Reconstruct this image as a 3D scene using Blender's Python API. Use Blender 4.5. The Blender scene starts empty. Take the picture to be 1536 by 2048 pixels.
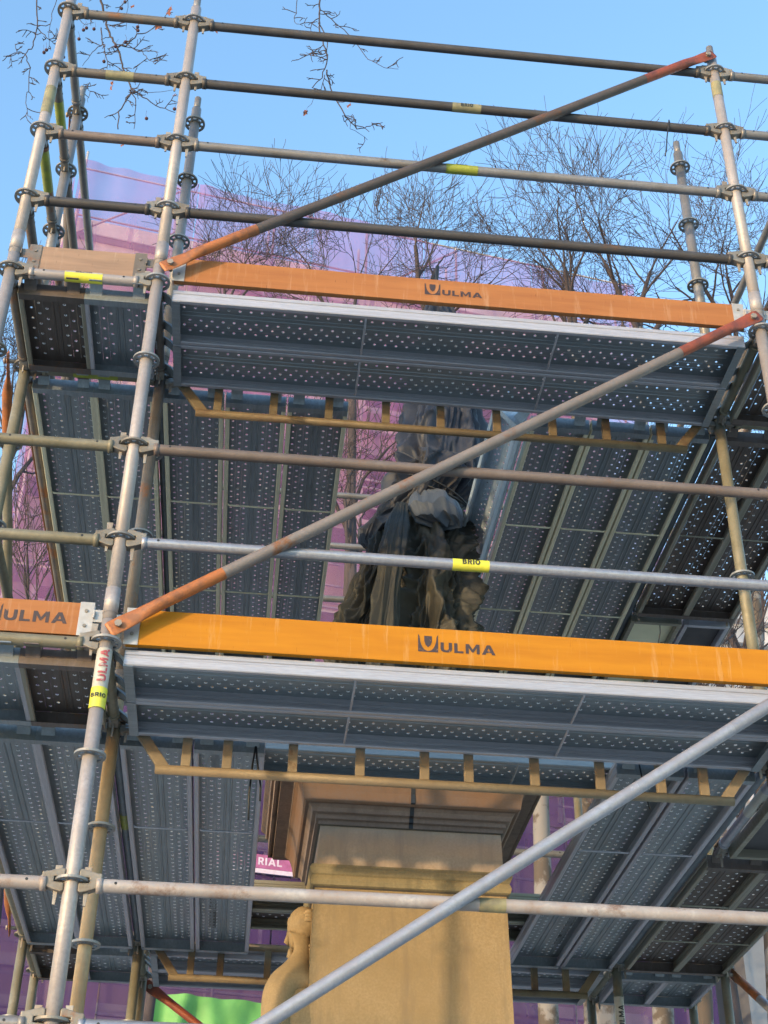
import bpy, math, random
from mathutils import Vector, Matrix, noise
random.seed(7)
S = bpy.context.scene
col = S.collection

# ------------------------------------------------------------------ camera
F_PX = 2868.47; CAM = Vector((0.63166, -5.16132, -2.86637)); YAW, PIT, ROL = -0.09449, 0.60752, 0.01667
_ca, _sa = math.cos(YAW), math.sin(YAW)
_F = Vector((-_sa*math.cos(PIT), _ca*math.cos(PIT), math.sin(PIT))); _R0 = Vector((_ca, _sa, 0)); _U0 = _R0.cross(_F)
_R = _R0*math.cos(ROL)+_U0*math.sin(ROL); _U = -_R0*math.sin(ROL)+_U0*math.cos(ROL)
cd = bpy.data.cameras.new('camera'); cam = bpy.data.objects.new('camera', cd); col.objects.link(cam)
m = Matrix((( _R.x, _U.x, -_F.x, CAM.x), (_R.y, _U.y, -_F.y, CAM.y), (_R.z, _U.z, -_F.z, CAM.z), (0, 0, 0, 1)))
cam.matrix_world = m
cd.sensor_fit = 'VERTICAL'; cd.sensor_height = 24; cd.lens = F_PX/2048*24; cd.clip_end = 2000; cd.clip_start = .05
S.camera = cam
S.render.resolution_x = 768; S.render.resolution_y = 1024
def at(px, py, Y):            # a point at the real depth Y, seen at photo position px, py
    d = _F+_R*((px-768)/F_PX)-_U*((py-1024)/F_PX)
    return CAM+d*((Y-CAM.y)/d.y)
def pix(P):
    q = Vector(P)-CAM; w = q.dot(_F)
    if w < .1: return (1e6, 1e6)
    return (768+F_PX*q.dot(_R)/w, 1024-F_PX*q.dot(_U)/w)

# ------------------------------------------------------------------ light
SUN_EL, SUN_AZ = 4.2, 46.0      # degrees; azimuth measured from -Y towards -X
w = bpy.data.worlds.new('World'); S.world = w; w.use_nodes = True
nt = w.node_tree; nt.nodes.clear()
sky = nt.nodes.new('ShaderNodeTexSky'); sky.sky_type = 'NISHITA'; sky.sun_disc = False
to_sun = Vector((-math.sin(math.radians(SUN_AZ)), -math.cos(math.radians(SUN_AZ)), math.tan(math.radians(SUN_EL)))).normalized()
sky.sun_elevation = math.radians(SUN_EL); sky.sun_rotation = math.atan2(to_sun.x, to_sun.y)
sky.air_density = 1.0; sky.dust_density = 0.6; sky.ozone_density = 2.2
bg = nt.nodes.new('ShaderNodeBackground'); bg.inputs['Strength'].default_value = 0.15
wo = nt.nodes.new('ShaderNodeOutputWorld')
nt.links.new(sky.outputs[0], bg.inputs['Color']); nt.links.new(bg.outputs[0], wo.inputs['Surface'])
sl = bpy.data.lights.new('sun', 'SUN'); sl.energy = 0.56; sl.angle = math.radians(1.2); sl.color = (1.0, .76, .46)
so = bpy.data.objects.new('sun', sl); col.objects.link(so); so.rotation_euler = to_sun.to_track_quat('Z', 'Y').to_euler()
S.view_settings.view_transform = 'Standard'; S.view_settings.look = 'None'; S.view_settings.gamma = 1
S.view_settings.exposure = 2.9
S.cycles.max_bounces = 8; S.cycles.transparent_max_bounces = 24

# ------------------------------------------------------------------ materials
def mat(name): 
    M = bpy.data.materials.new(name); M.use_nodes = True; n = M.node_tree
    return M, n, n.nodes['Principled BSDF']
def coords(n, scale=(1, 1, 1)):
    tc = n.nodes.new('ShaderNodeTexCoord'); oi = n.nodes.new('ShaderNodeObjectInfo')
    mu = n.nodes.new('ShaderNodeMath'); mu.operation = 'MULTIPLY'; mu.inputs[1].default_value = 37
    n.links.new(oi.outputs['Random'], mu.inputs[0])
    mp = n.nodes.new('ShaderNodeMapping'); mp.inputs['Scale'].default_value = scale
    n.links.new(tc.outputs['Object'], mp.inputs['Vector'])
    ad = n.nodes.new('ShaderNodeVectorMath'); ad.operation = 'ADD'
    n.links.new(mp.outputs[0], ad.inputs[0]); n.links.new(mu.outputs[0], ad.inputs[1])
    return ad.outputs[0]
def noi(n, vec, scale, detail=5, rough=.6):
    t = n.nodes.new('ShaderNodeTexNoise'); t.inputs['Scale'].default_value = scale; t.inputs['Detail'].default_value = detail
    t.inputs['Roughness'].default_value = rough; n.links.new(vec, t.inputs['Vector']); return t.outputs['Fac']
def ramp(n, fac, a, b, ca=(0, 0, 0, 1), cb=(1, 1, 1, 1)):
    r = n.nodes.new('ShaderNodeValToRGB'); r.color_ramp.elements[0].position = a; r.color_ramp.elements[1].position = b
    r.color_ramp.elements[0].color = ca; r.color_ramp.elements[1].color = cb; n.links.new(fac, r.inputs[0]); return r.outputs[0]
def mix(n, fac, a, b):
    x = n.nodes.new('ShaderNodeMix'); x.data_type = 'RGBA'
    if isinstance(fac, (int, float)): x.inputs[0].default_value = fac
    else: n.links.new(fac, x.inputs[0])
    for i, v in ((6, a), (7, b)):
        if isinstance(v, tuple): x.inputs[i].default_value = v+(1,) if len(v) == 3 else v
        else: n.links.new(v, x.inputs[i])
    return x.outputs[2]
def bump(n, bs, h, st=.3, dist=.004):
    b = n.nodes.new('ShaderNodeBump'); b.inputs['Strength'].default_value = st; b.inputs['Distance'].default_value = dist
    n.links.new(h, b.inputs['Height']); n.links.new(b.outputs[0], bs.inputs['Normal'])
def metal(name, base, dirt, rust=None, amount=.5, metallic=.5, rough=.42, stretch=(1, 1, 1), rust_lo=.62):
    M, n, b = mat(name); v = coords(n, stretch)
    c = mix(n, ramp(n, noi(n, v, 7, 6), amount-.16, amount+.16), base, dirt)
    c = mix(n, ramp(n, noi(n, v, 55, 3), .35, .75), c, tuple(x*.72 for x in base))
    oi = n.nodes.new('ShaderNodeObjectInfo'); c = mix(n, ramp(n, oi.outputs['Random'], 0, 1, (.0, .0, .0, 1), (.32, .32, .32, 1)), c, tuple(x*.45 for x in dirt))
    c = mix(n, ramp(n, noi(n, v, 3.1, 7, .75), .66, .70, (0, 0, 0, 1), (.5, .5, .5, 1)), c, tuple(min(.75, x*1.6) for x in base))
    if rust: c = mix(n, ramp(n, noi(n, v, 4.3, 8, .72), rust_lo, rust_lo+.09), c, rust)
    n.links.new(c, b.inputs['Base Color']); b.inputs['Metallic'].default_value = metallic
    r = n.nodes.new('ShaderNodeMapRange'); r.inputs[3].default_value = rough-.1; r.inputs[4].default_value = rough+.2
    n.links.new(noi(n, v, 14, 4), r.inputs[0]); n.links.new(r.outputs[0], b.inputs['Roughness'])
    bump(n, b, noi(n, v, 120, 3), .25, .002)
    return M
def plain(name, c, rough=.6, c2=None, sc=8, metallic=0, bmp=.2, lo=.4, hi=.65, stretch=(1, 1, 1), bsc=60):
    M, n, b = mat(name); v = coords(n, stretch)
    c2 = c2 or tuple(x*.75 for x in c)
    n.links.new(mix(n, ramp(n, noi(n, v, sc, 6), lo, hi), c, c2), b.inputs['Base Color'])
    b.inputs['Roughness'].default_value = rough; b.inputs['Metallic'].default_value = metallic
    if bmp: bump(n, b, noi(n, v, bsc, 4), bmp, .004)
    return M
M = {}
RUST = (.20, .085, .035)
M['tube'] = metal('weathered_tube', (.27, .26, .265), (.16, .145, .13), (.13, .09, .06), .52, .35, .42)
M['tube_dark'] = metal('shade_darkened_tube', (.082, .076, .078), (.05, .042, .038), (.10, .055, .03), .5, .25, .5, rust_lo=.6)  # top front rails: the missing sunlight is put into the dark colour
M['tube_brown'] = metal('brown_tube', (.21, .165, .15), (.13, .10, .085), (.15, .085, .055), .48, .25, .5, rust_lo=.58)
M['tube_dirty'] = metal('dirty_tube', (.19, .17, .155), (.12, .095, .075), RUST, .5, .25, .5, rust_lo=.54)
M['tube_rail'] = metal('pale_rusty_tube', (.42, .39, .385), (.26, .19, .16), (.20, .13, .10), .5, .2, .5, rust_lo=.56)
M['tube_clean'] = metal('clean_galvanised_tube', (.40, .41, .46), (.33, .32, .35), None, .6, .55, .34)
M['tube_pale'] = metal('pale_standard', (.40, .365, .365), (.29, .255, .245), (.20, .13, .09), .5, .25, .45, rust_lo=.66)
M['tube_mossy'] = metal('mossy_tube', (.26, .24, .18), (.15, .13, .08), (.09, .065, .04), .5, .2, .5)
M['bluish'] = metal('dark_bluish_tube', (.16, .19, .22), (.11, .13, .15), (.09, .07, .05), .5, .4, .45)
M['tube_ochre'] = metal('sunlit_ochre_tube', (.40, .30, .18), (.29, .20, .11), (.2, .12, .06), .5, .15, .5)  # warm sunlight on the post below the deck is put into the ochre
M['casting'] = metal('cast_head', (.30, .28, .25), (.16, .13, .10), RUST, .48, .4, .5, rust_lo=.6)
M['rosette'] = metal('rosette_steel', (.34, .34, .34), (.20, .18, .16), RUST, .55, .4, .45, rust_lo=.66)
M['wedge'] = metal('wedge_steel', (.40, .37, .33), (.25, .18, .13), RUST, .5, .4, .5)
M['plank'] = metal('galvanised_plank', (.295, .325, .35), (.225, .255, .275), None, .55, .5, .36, (.15, 1.6, 1))
M['rim'] = plain('polished_rim_glint', (.74, .77, .82), .5, (.34, .37, .41), 40, .1, 0, .46, .62)  # polished rims; reflections in the punched dimples are put into the pale colour
M['plank_new'] = metal('new_galvanised_plank', (.62, .72, .82), (.50, .60, .70), None, .6, .35, .4, (.25, 3, 1))
M['plank_old'] = metal('stained_plank', (.15, .12, .11), (.10, .075, .06), (.16, .075, .04), .5, .25, .5, (.3, 3, 1), rust_lo=.6)
M['lip'] = metal('bright_flange', (.46, .455, .50), (.36, .35, .38), None, .62, .4, .35, (.3, 6, 6))
M['lip_reflection'] = metal('golden_reflection_flange', (.88, .80, .56), (.62, .56, .42), None, .66, .2, .35, (.3, 6, 6))  # golden reflections along the upper flanges are put into this colour
M['lip_old'] = metal('dull_flange', (.36, .34, .28), (.24, .22, .16), None, .5, .5, .4, (.3, 6, 6))
M['truss'] = metal('rusty_yellow_truss', (.29, .23, .15), (.20, .15, .095), (.11, .06, .03), .5, .1, .55, rust_lo=.6)
M['truss_up'] = metal('dark_rusty_truss', (.19, .145, .08), (.12, .08, .045), (.08, .05, .03), .5, .1, .55, rust_lo=.55)
M['brace'] = metal('brace_tube', (.25, .215, .20), (.17, .135, .12), RUST, .52, .25, .46, rust_lo=.56)
M['brace_dark'] = metal('dark_rusty_brace', (.115, .095, .09), (.08, .058, .05), (.13, .06, .03), .5, .2, .5, rust_lo=.55)
M['brace_clean'] = metal('bluish_brace_tube', (.38, .40, .46), (.30, .28, .31), (.28, .14, .08), .52, .45, .38, rust_lo=.68)
M['orange_end'] = metal('orange_painted_end', (.62, .17, .035), (.42, .12, .035), (.20, .12, .07), .52, 0, .5, rust_lo=.6)
M['red_end'] = metal('red_painted_end', (.50, .08, .03), (.30, .05, .03), (.18, .10, .06), .52, 0, .5)
def painted(name, c, dirt, side):
    Mm, n, b = mat(name); v = coords(n); tc = n.nodes.new('ShaderNodeTexCoord'); sp = n.nodes.new('ShaderNodeSeparateXYZ'); n.links.new(tc.outputs['Generated'], sp.inputs[0])
    g = sp.outputs['X']
    if side: 
        iv = n.nodes.new('ShaderNodeMath'); iv.operation = 'SUBTRACT'; iv.inputs[0].default_value = 1; n.links.new(g, iv.inputs[1]); g = iv.outputs[0]
    ad = n.nodes.new('ShaderNodeMath'); ad.operation = 'MULTIPLY_ADD'; ad.inputs[1].default_value = 1.3; n.links.new(noi(n, v, 22, 6, .7), ad.inputs[0]); n.links.new(g, ad.inputs[2])
    paint = mix(n, ramp(n, noi(n, v, 16, 5), .45, .62), c, dirt)
    cc = mix(n, ramp(n, ad.outputs[0], 1.36, 1.46), paint, (.17, .145, .13)); n.links.new(cc, b.inputs['Base Color']); b.inputs['Roughness'].default_value = .5; b.inputs['Metallic'].default_value = .1
    bump(n, b, noi(n, v, 60, 4), .3, .003); return Mm
for nm_, c_, d_ in (('orange_end', (.33, .11, .03), (.20, .075, .03)), ('red_end', (.24, .055, .025), (.14, .04, .025))):
    M[nm_+'0'] = painted(nm_+'_paint', c_, d_, 0); M[nm_+'1'] = painted(nm_+'_paint', c_, d_, 1)
M['black'] = plain('black_rubber', (.012, .012, .014), .5)
def board(name, a, b_, streak):
    Mm, n, bs = mat(name); v = coords(n, (.5, 1, 5)); v2 = coords(n, (7, 1, .6))
    c = mix(n, ramp(n, noi(n, v, 3.5, 6), .38, .68), a, b_)
    c = mix(n, ramp(n, noi(n, v2, 4, 6, .7), .56, .74), c, streak)
    c = mix(n, ramp(n, noi(n, v2, 26, 3), .68, .74), c, tuple(x*.6 for x in b_))
    n.links.new(c, bs.inputs['Base Color']); bs.inputs['Roughness'].default_value = .55; bs.inputs['Specular IOR Level'].default_value = .22
    bump(n, bs, noi(n, v, 30, 4), .15, .003); return Mm
M['board_orange'] = board('varnished_orange_board', (.315, .130, .045), (.26, .102, .036), (.36, .20, .11))
M['board_yellow'] = board('yellow_orange_board', (.41, .165, .006), (.345, .13, .005), (.44, .24, .08))
M['board_wood'] = board('bare_wood_board', (.30, .20, .14), (.20, .135, .10), (.36, .28, .22))
M['bracket'] = metal('board_bracket', (.52, .50, .48), (.36, .32, .28), RUST, .55, .4, .4, rust_lo=.68)
def ink(name, a, under, lo=.56):
    Mm, n, bs = mat(name); v = coords(n)
    n.links.new(mix(n, ramp(n, noi(n, v, 45, 5, .7), lo, lo+.06), a, under), bs.inputs['Base Color']); bs.inputs['Roughness'].default_value = .5; return Mm
M['ink'] = ink('worn_dark_print', (.040, .024, .022), (.22, .10, .035), .60)
M['ink_black'] = ink('black_print', (.02, .02, .02), (.1, .1, .08), .9)
M['ink_red'] = ink('red_print', (.32, .06, .07), (.35, .3, .28), .56)
M['sticker'] = plain('yellow_sticker', (.62, .60, .05), .4, (.50, .46, .05), 9, bmp=0)
M['sticker_faded'] = plain('faded_yellow_sticker', (.24, .22, .12), .5, (.15, .135, .085), 14, bmp=0)
M['sticker_green'] = plain('yellow_green_sticker', (.26, .29, .03), .45, (.16, .17, .035), 12, bmp=0)
M['sticker_white'] = plain('white_sticker', (.42, .41, .37), .5, (.30, .29, .26), 9, bmp=0)
def stone(name, a, b_, dark, top=None):
    Mm, n, bs = mat(name); v = coords(n); 
    c = mix(n, ramp(n, noi(n, v, 2.2, 8, .65), .38, .64), a, b_)
    c = mix(n, ramp(n, noi(n, coords(n, (5, 5, .7)), 3.2, 7, .7), .5, .8), c, dark)
    c = mix(n, ramp(n, noi(n, v, 90, 4), .3, .8), c, tuple(x*.88 for x in b_))
    n.links.new(c, bs.inputs['Base Color']); bs.inputs['Roughness'].default_value = .85
    bump(n, bs, noi(n, v, 45, 5, .6), .25, .003); return Mm
M['stone'] = stone('ochre_sandstone', (.30, .215, .115), (.235, .16, .075), (.13, .095, .065)); M['stone_pale'] = stone('pinkish_pale_stone', (.40, .31, .225), (.33, .245, .165), (.19, .145, .12))
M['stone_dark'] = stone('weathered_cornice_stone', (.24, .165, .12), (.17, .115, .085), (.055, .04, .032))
M['stone_band'] = stone('mossy_stone_band', (.28, .22, .115), (.21, .165, .085), (.10, .08, .05))
M['stone_orange'] = stone('orange_patched_stone', (.125, .095, .08), (.17, .085, .04), (.06, .045, .035)); M['grime'] = stone('black_grime_line', (.05, .042, .035), (.10, .08, .055), (.02, .018, .016))  # cyma stone is grey-brown with orange-brown patches
def cloth(name, a, b_, rough=.7, sc=4):
    Mm, n, bs = mat(name); v = coords(n)
    c = mix(n, ramp(n, noi(n, v, sc, 6), .38, .66), a, b_); n.links.new(c, bs.inputs['Base Color']); bs.inputs['Roughness'].default_value = rough
    bs.inputs['Sheen Weight'].default_value = .08; bump(n, bs, noi(n, v, 16, 6), .4, .012); return Mm
M['navy'] = cloth('navy_cover_cloth', (.006, .008, .018), (.014, .018, .032), .6)
M['navy_dark'] = cloth('dark_navy_cloth', (.008, .009, .016), (.016, .018, .028), .6)
M['olive'] = cloth('olive_black_quilt', (.026, .024, .016), (.010, .010, .008), .62, 6); M['olive_dark'] = cloth('black_green_cloth', (.007, .008, .007), (.020, .019, .013), .62, 9)
M['greyblue'] = cloth('grey_blue_hood_cloth', (.055, .066, .082), (.035, .042, .056), .7)
M['rope'] = plain('rope', (.55, .5, .38), .8)
M['bark'] = plain('dark_bark', (.055, .042, .045), .9, (.035, .027, .03), 5)
M['bark_pale'] = plain('pale_plane_bark', (.19, .175, .165), .85, (.085, .065, .05), 3.2, lo=.47, hi=.53)
M['leaf'] = plain('dry_leaf', (.22, .07, .03), .7, (.13, .035, .02), 20)
M['seed'] = plain('seed_ball', (.07, .03, .035), .9)
M['green'] = plain('green_tarpaulin', (.12, .34, .085), .6, (.085, .26, .065), 2)
M['ground'] = plain('pale_gravel', (.62, .58, .50), .9, (.54, .50, .43), .6)
M['beige'] = plain('beige_plywood', (.78, .74, .52), .5, (.70, .66, .44), 3)
M['darkpanel'] = plain('dark_panel', (.06, .055, .06), .6)
M['wall_pink'] = plain('plaster_wall', (.42, .33, .33), .9, (.34, .26, .27), .5)
M['wall_red'] = plain('red_brick_wall', (.20, .10, .085), .9, (.14, .07, .06), .7)
M['wall_grey'] = plain('grey_stone_wall', (.36, .35, .36), .9, (.27, .26, .27), .5)
M['wall_pale'] = plain('pale_trim', (.62, .57, .56), .8, (.5, .46, .45), 1)
M['window'] = plain('window_glass', (.05, .055, .07), .12, (.03, .035, .05), .5, bmp=0)
M['far_tube'] = plain('far_scaffold_tube', (.42, .40, .42), .5)
M['sign_red'] = plain('red_sign', (.36, .10, .24), .6)
M['sign_white'] = plain('white_sign_letters', (.60, .50, .62), .6, bmp=0)
def netmat(ca, cb, o0, o1):
    Mm, n, bs = mat('purple_mesh_netting'); v = coords(n, (1, 1, 1))
    out = n.nodes['Material Output']; v2 = coords(n, (.7, .7, .12))
    c = mix(n, ramp(n, noi(n, v2, 2.0, 6), .35, .7), ca, cb)
    n.links.new(c, bs.inputs['Base Color']); bs.inputs['Roughness'].default_value = .8
    tl = n.nodes.new('ShaderNodeBsdfTranslucent'); n.links.new(c, tl.inputs['Color'])
    m1 = n.nodes.new('ShaderNodeMixShader'); m1.inputs[0].default_value = .45
    n.links.new(bs.outputs[0], m1.inputs[1]); n.links.new(tl.outputs[0], m1.inputs[2])
    tr = n.nodes.new('ShaderNodeBsdfTransparent'); m2 = n.nodes.new('ShaderNodeMixShader')
    r = n.nodes.new('ShaderNodeMapRange'); r.inputs[1].default_value = .3; r.inputs[2].default_value = .7; r.inputs[3].default_value = o0; r.inputs[4].default_value = o1
    n.links.new(noi(n, coords(n, (.5, .5, .2)), 1.1, 5), r.inputs[0]); n.links.new(r.outputs[0], m2.inputs[0])
    n.links.new(tr.outputs[0], m2.inputs[1]); n.links.new(m1.outputs[0], m2.inputs[2])
    n.links.new(m2.outputs[0], out.inputs['Surface']); return Mm
M['net'] = netmat((.40, .165, .39), (.27, .105, .31), .38, .66); M['net_low'] = netmat((.115, .055, .21), (.085, .04, .165), .60, .84)  # lower net: the shade on it is put into a deeper violet

# ------------------------------------------------------------------ mesh helpers
class MB:
    def __init__(s): s.v = []; s.f = []; s.sm = []
    def add(s, vs, fs, smooth=False):
        o = len(s.v); s.v += [tuple(x) for x in vs]; s.f += [tuple(i+o for i in f) for f in fs]; s.sm += [smooth]*len(fs); return s
    def box(s, a, b):
        (x0, y0, z0), (x1, y1, z1) = a, b
        return s.add([(x0,y0,z0),(x1,y0,z0),(x1,y1,z0),(x0,y1,z0),(x0,y0,z1),(x1,y0,z1),(x1,y1,z1),(x0,y1,z1)],
                     [(3,2,1,0),(4,5,6,7),(0,1,5,4),(1,2,6,5),(2,3,7,6),(3,0,4,7)])
    def tube(s, pts, rs, n=12, caps=True):
        pts = [Vector(p) for p in pts]
        if not hasattr(rs, '__len__'): rs = [rs]*len(pts)
        vs = []; fs = []; prev = None
        for i, p in enumerate(pts):
            t = (pts[min(i+1, len(pts)-1)]-pts[max(i-1, 0)]).normalized()
            if prev is None: u = t.orthogonal().normalized()
            else: u = (prev-t*prev.dot(t)).normalized()
            prev = u; w_ = t.cross(u)
            for k in range(n):
                a = 2*math.pi*k/n; vs.append(p+(u*math.cos(a)+w_*math.sin(a))*rs[i])
        for i in range(len(pts)-1):
            for k in range(n):
                fs.append((i*n+k, i*n+(k+1) % n, (i+1)*n+(k+1) % n, (i+1)*n+k))
        s.add(vs, fs, True)
        if caps:
            o = len(s.v)-len(vs); s.f += [tuple(o+k for k in reversed(range(n))), tuple(o+(len(pts)-1)*n+k for k in range(n))]; s.sm += [False, False]
        return s
    def prism(s, poly, axis, a, b):      # polygon in the two other axes, extruded along axis a..b
        def P(q, t):
            return (t, q[0], q[1]) if axis == 0 else (q[0], t, q[1]) if axis == 1 else (q[0], q[1], t)
        n = len(poly); s.add([P(q, a) for q in poly]+[P(q, b) for q in poly],
            [tuple(range(n)), tuple(reversed(range(n, 2*n)))]+[((i+1) % n, i, n+i, n+(i+1) % n) for i in range(n)]); return s
    def build(s, name, m_, parent=None, bevel=0, mats=None):
        me = bpy.data.meshes.new(name); me.from_pydata(s.v, [], s.f); me.polygons.foreach_set('use_smooth', s.sm)
        import bmesh
        me.materials.append(m_); o = bpy.data.objects.new(name, me); col.objects.link(o)
        bm = bmesh.new(); bm.from_mesh(me); bmesh.ops.recalc_face_normals(bm, faces=bm.faces)
        if bevel:
            bmesh.ops.bevel(bm, geom=[e for e in bm.edges if len(e.link_faces) == 2 and e.calc_face_angle(0) > .6], offset=bevel, segments=2, affect='EDGES', profile=.6)
        bm.to_mesh(me); bm.free()
        if parent: o.parent = parent
        return o
def tag(o, label, cat=None, group=None, kind=None):
    if label: o['label'] = label
    if cat: o['category'] = cat
    if group: o['group'] = group
    if kind: o['kind'] = kind
    return o
def empty(name, loc=(0, 0, 0), rz=0):
    o = bpy.data.objects.new(name, None); o.empty_display_size = .1; o.location = loc; o.rotation_euler = (0, 0, rz); col.objects.link(o); return o
def cp(o, parent, name=None):
    c = o.copy(); col.objects.link(c); c.parent = parent; return c
def share(me, name, parent, mtx=None, m_=None):    # a further object on a mesh that exists
    o = bpy.data.objects.new(name, me); col.objects.link(o); o.parent = parent
    if mtx is not None: o.matrix_local = mtx
    if m_ is not None:
        o.material_slots[0].link = 'OBJECT'; o.material_slots[0].material = m_
    return o
protos = {}
def proto(key, fn):
    if key not in protos: protos[key] = fn()
    return protos[key]
def mesh_only(mb, name, m_, bevel=0):
    o = mb.build(name, m_, bevel=bevel); me = o.data; bpy.data.objects.remove(o); return me
from mathutils.geometry import tessellate_polygon
def _ell(cx, cy, rx, ry, n=20, rev=False):
    p = [(cx+rx*math.cos(2*math.pi*k/n), cy+ry*math.sin(2*math.pi*k/n)) for k in range(n)]; return p[::-1] if rev else p
GLY = {'U': ([[(0,1),(0,.35),(.05,.15),(.2,.02),(.42,-.01),(.64,.02),(.79,.15),(.84,.35),(.84,1),(.60,1),(.60,.38),(.55,.25),(.42,.2),(.29,.25),(.24,.38),(.24,1)]], .84),
 'L': ([[(0,0),(.68,0),(.68,.2),(.24,.2),(.24,1),(0,1)]], .68),
 'M': ([[(0,0),(.22,0),(.22,.62),(.45,.15),(.57,.15),(.80,.62),(.80,0),(1.02,0),(1.02,1),(.78,1),(.51,.45),(.24,1),(0,1)]], 1.02),
 'A': ([[(0,0),(.25,0),(.33,.2),(.67,.2),(.75,0),(1,0),(.62,1),(.38,1)], [(.40,.38),(.5,.70),(.60,.38)]], 1.0),
 'B': ([[(0,0),(.5,0),(.68,.08),(.74,.27),(.66,.46),(.54,.52),(.64,.6),(.69,.75),(.62,.93),(.46,1),(0,1)], [(.22,.17),(.22,.41),(.44,.41),(.52,.28),(.44,.17)], [(.22,.60),(.22,.83),(.4,.83),(.47,.7),(.40,.6)]], .74),
 'R': ([[(0,0),(.22,0),(.22,.36),(.34,.36),(.52,0),(.78,0),(.56,.4),(.68,.5),(.73,.68),(.66,.9),(.48,1),(0,1)], [(.22,.54),(.22,.82),(.42,.82),(.5,.68),(.42,.54)]], .76),
 'I': ([[(0,0),(.24,0),(.24,1),(0,1)]], .24), 'O': ([_ell(.43,.5,.43,.52), _ell(.43,.5,.20,.31,20,True)], .86)}
def text_geo(body, size, off=0):      # size = letter height
    vs = []; fs = []; x = 0
    for ch in body:
        loops, wd = GLY[ch]; flat = [q for l in loops for q in l]; o = len(vs)
        for t_ in tessellate_polygon([[Vector((p[0], p[1], 0)) for p in l] for l in loops]): fs.append(tuple(o+i for i in t_))
        vs += [((x+p[0])*size, p[1]*size, 0) for p in flat]; x += wd+.16
    import bmesh
    bm = bmesh.new(); bv = [bm.verts.new(v) for v in vs]
    for f in fs:
        try: bm.faces.new([bv[i] for i in f])
        except ValueError: pass
    for k in range(1, 8):      # slice into thin rows so that the letters can follow a tube
        bmesh.ops.bisect_plane(bm, geom=bm.verts[:]+bm.edges[:]+bm.faces[:], plane_co=(0, size*k/8, 0), plane_no=(0, 1, 0))
    for k in range(1, int(x)*2):
        bmesh.ops.bisect_plane(bm, geom=bm.verts[:]+bm.edges[:]+bm.faces[:], plane_co=(size*k/2, 0, 0), plane_no=(1, 0, 0))
    bm.verts.index_update(); vs = [tuple(v.co) for v in bm.verts]; fs = [tuple(v.index for v in f.verts) for f in bm.faces]; bm.free()
    return vs, fs

# ------------------------------------------------------------------ ground
g = MB(); g.add([(-600, -600, -4.47), (600, -600, -4.47), (600, 900, -4.47), (-600, 900, -4.47)], [(0, 1, 2, 3)])
tag(g.build('ground', M['ground']), None, kind='structure')
RS, RL = .029, .0255
W, D1, D2, D3, L = -.7, .72, 3.74, 4.46, 3.0
XS = (W, 0, L, 3.7); YS = (0, D1, D2, D3)
HZ = {4: 'highest rail', 3.5: 'second rail from the top', 3: 'third rail from the top', 2.5: 'fourth rail from the top', 2: 'carrying the upper deck',
      1: 'upper rail over lower deck', .5: 'lower rail over lower deck', 0: 'carrying the lower deck', -1: 'first below the lower deck', -1.5: 'second below the lower deck'}
# ------------------------------------------------------------------ standards with rosettes
def rosette_mesh():
    b = MB(); n = 32; t = .005
    def ring(r0, r1, z0, z1):
        vs = []; fs = []
        for k in range(n):
            a = 2*math.pi*k/n; c, s_ = math.cos(a), math.sin(a)
            vs += [(r0*c, r0*s_, z0), (r1*c, r1*s_, z0), (r1*c, r1*s_, z1), (r0*c, r0*s_, z1)]
        for k in range(n):
            i, j = 4*k, 4*((k+1) % n)
            for q in range(4): fs.append((i+q, i+(q+1) % 4, j+(q+1) % 4, j+q))
        b.add(vs, fs)
    ring(.0495, .062, -t, t); ring(.0285, .036, -t-.002, t+.002)
    for k in range(8):
        a = math.pi/4*k+math.pi/8; wd = .006 if k % 2 else .006
        c, s_ = math.cos(a), math.sin(a); p = [(.034, -wd), (.051, -wd), (.051, wd), (.034, wd)]
        q = [(x*c-y*s_, x*s_+y*c) for x, y in p]; b.prism(q, 2, -t+.0005, t-.0005)
    return mesh_only(b, 'rosette', M['rosette'])
ROS = rosette_mesh()
def sleeve(parent, z0, z1, r, m_, name='sticker', axis='z', txt=None):
    b = MB(); pts = [(0, 0, z0), (0, 0, z1)] if axis == 'z' else [(z0, 0, 0), (z1, 0, 0)]
    b.tube(pts, r+.0012, 20, False); o = b.build(name, m_, parent)
    return o
def wrap_text(parent, body, size, along, r, ang0, axis, m_, off=.0015, centre=True, flip=False):
    vs, fs = text_geo(body, size, off); wd = max(v[0] for v in vs)
    out = []
    for x, y, z in vs:
        x = x-(wd/2 if centre else 0); a = ang0+(y-size*.5)/r
        if axis == 'x': out.append((along+x, -(r+.0022)*math.cos(a), (r+.0022)*math.sin(a)))
        else:           # reads upwards along z
            a2 = ang0-(y-size*.5)/r; out.append(((r+.0022)*math.sin(a2), -(r+.0022)*math.cos(a2), along+x))
    b = MB(); b.add(out, fs); return b.build('lettering', m_, parent)
STM = {(0, 0): 'tube_pale', (W, 0): 'tube_pale', (L, 0): 'tube_pale', (0, D1): 'tube', (W, D1): 'tube', (L, D1): 'tube', (3.7, 0): 'tube'}
SEC = {(0, D1): {0: 'tube_ochre', 1: 'tube_ochre', 2: 'tube_dirty'}, (L, D1): {2: 'tube_mossy', 1: 'tube_dirty'}, (W, D1): {2: 'tube_mossy', 1: 'tube_mossy'}}
sidex = {W: 'far left', 0: 'left inner', L: 'right inner', 3.7: 'far right'}; sidey = {0: 'front row', D1: 'second row', D2: 'third row', D3: 'rear row'}
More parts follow.
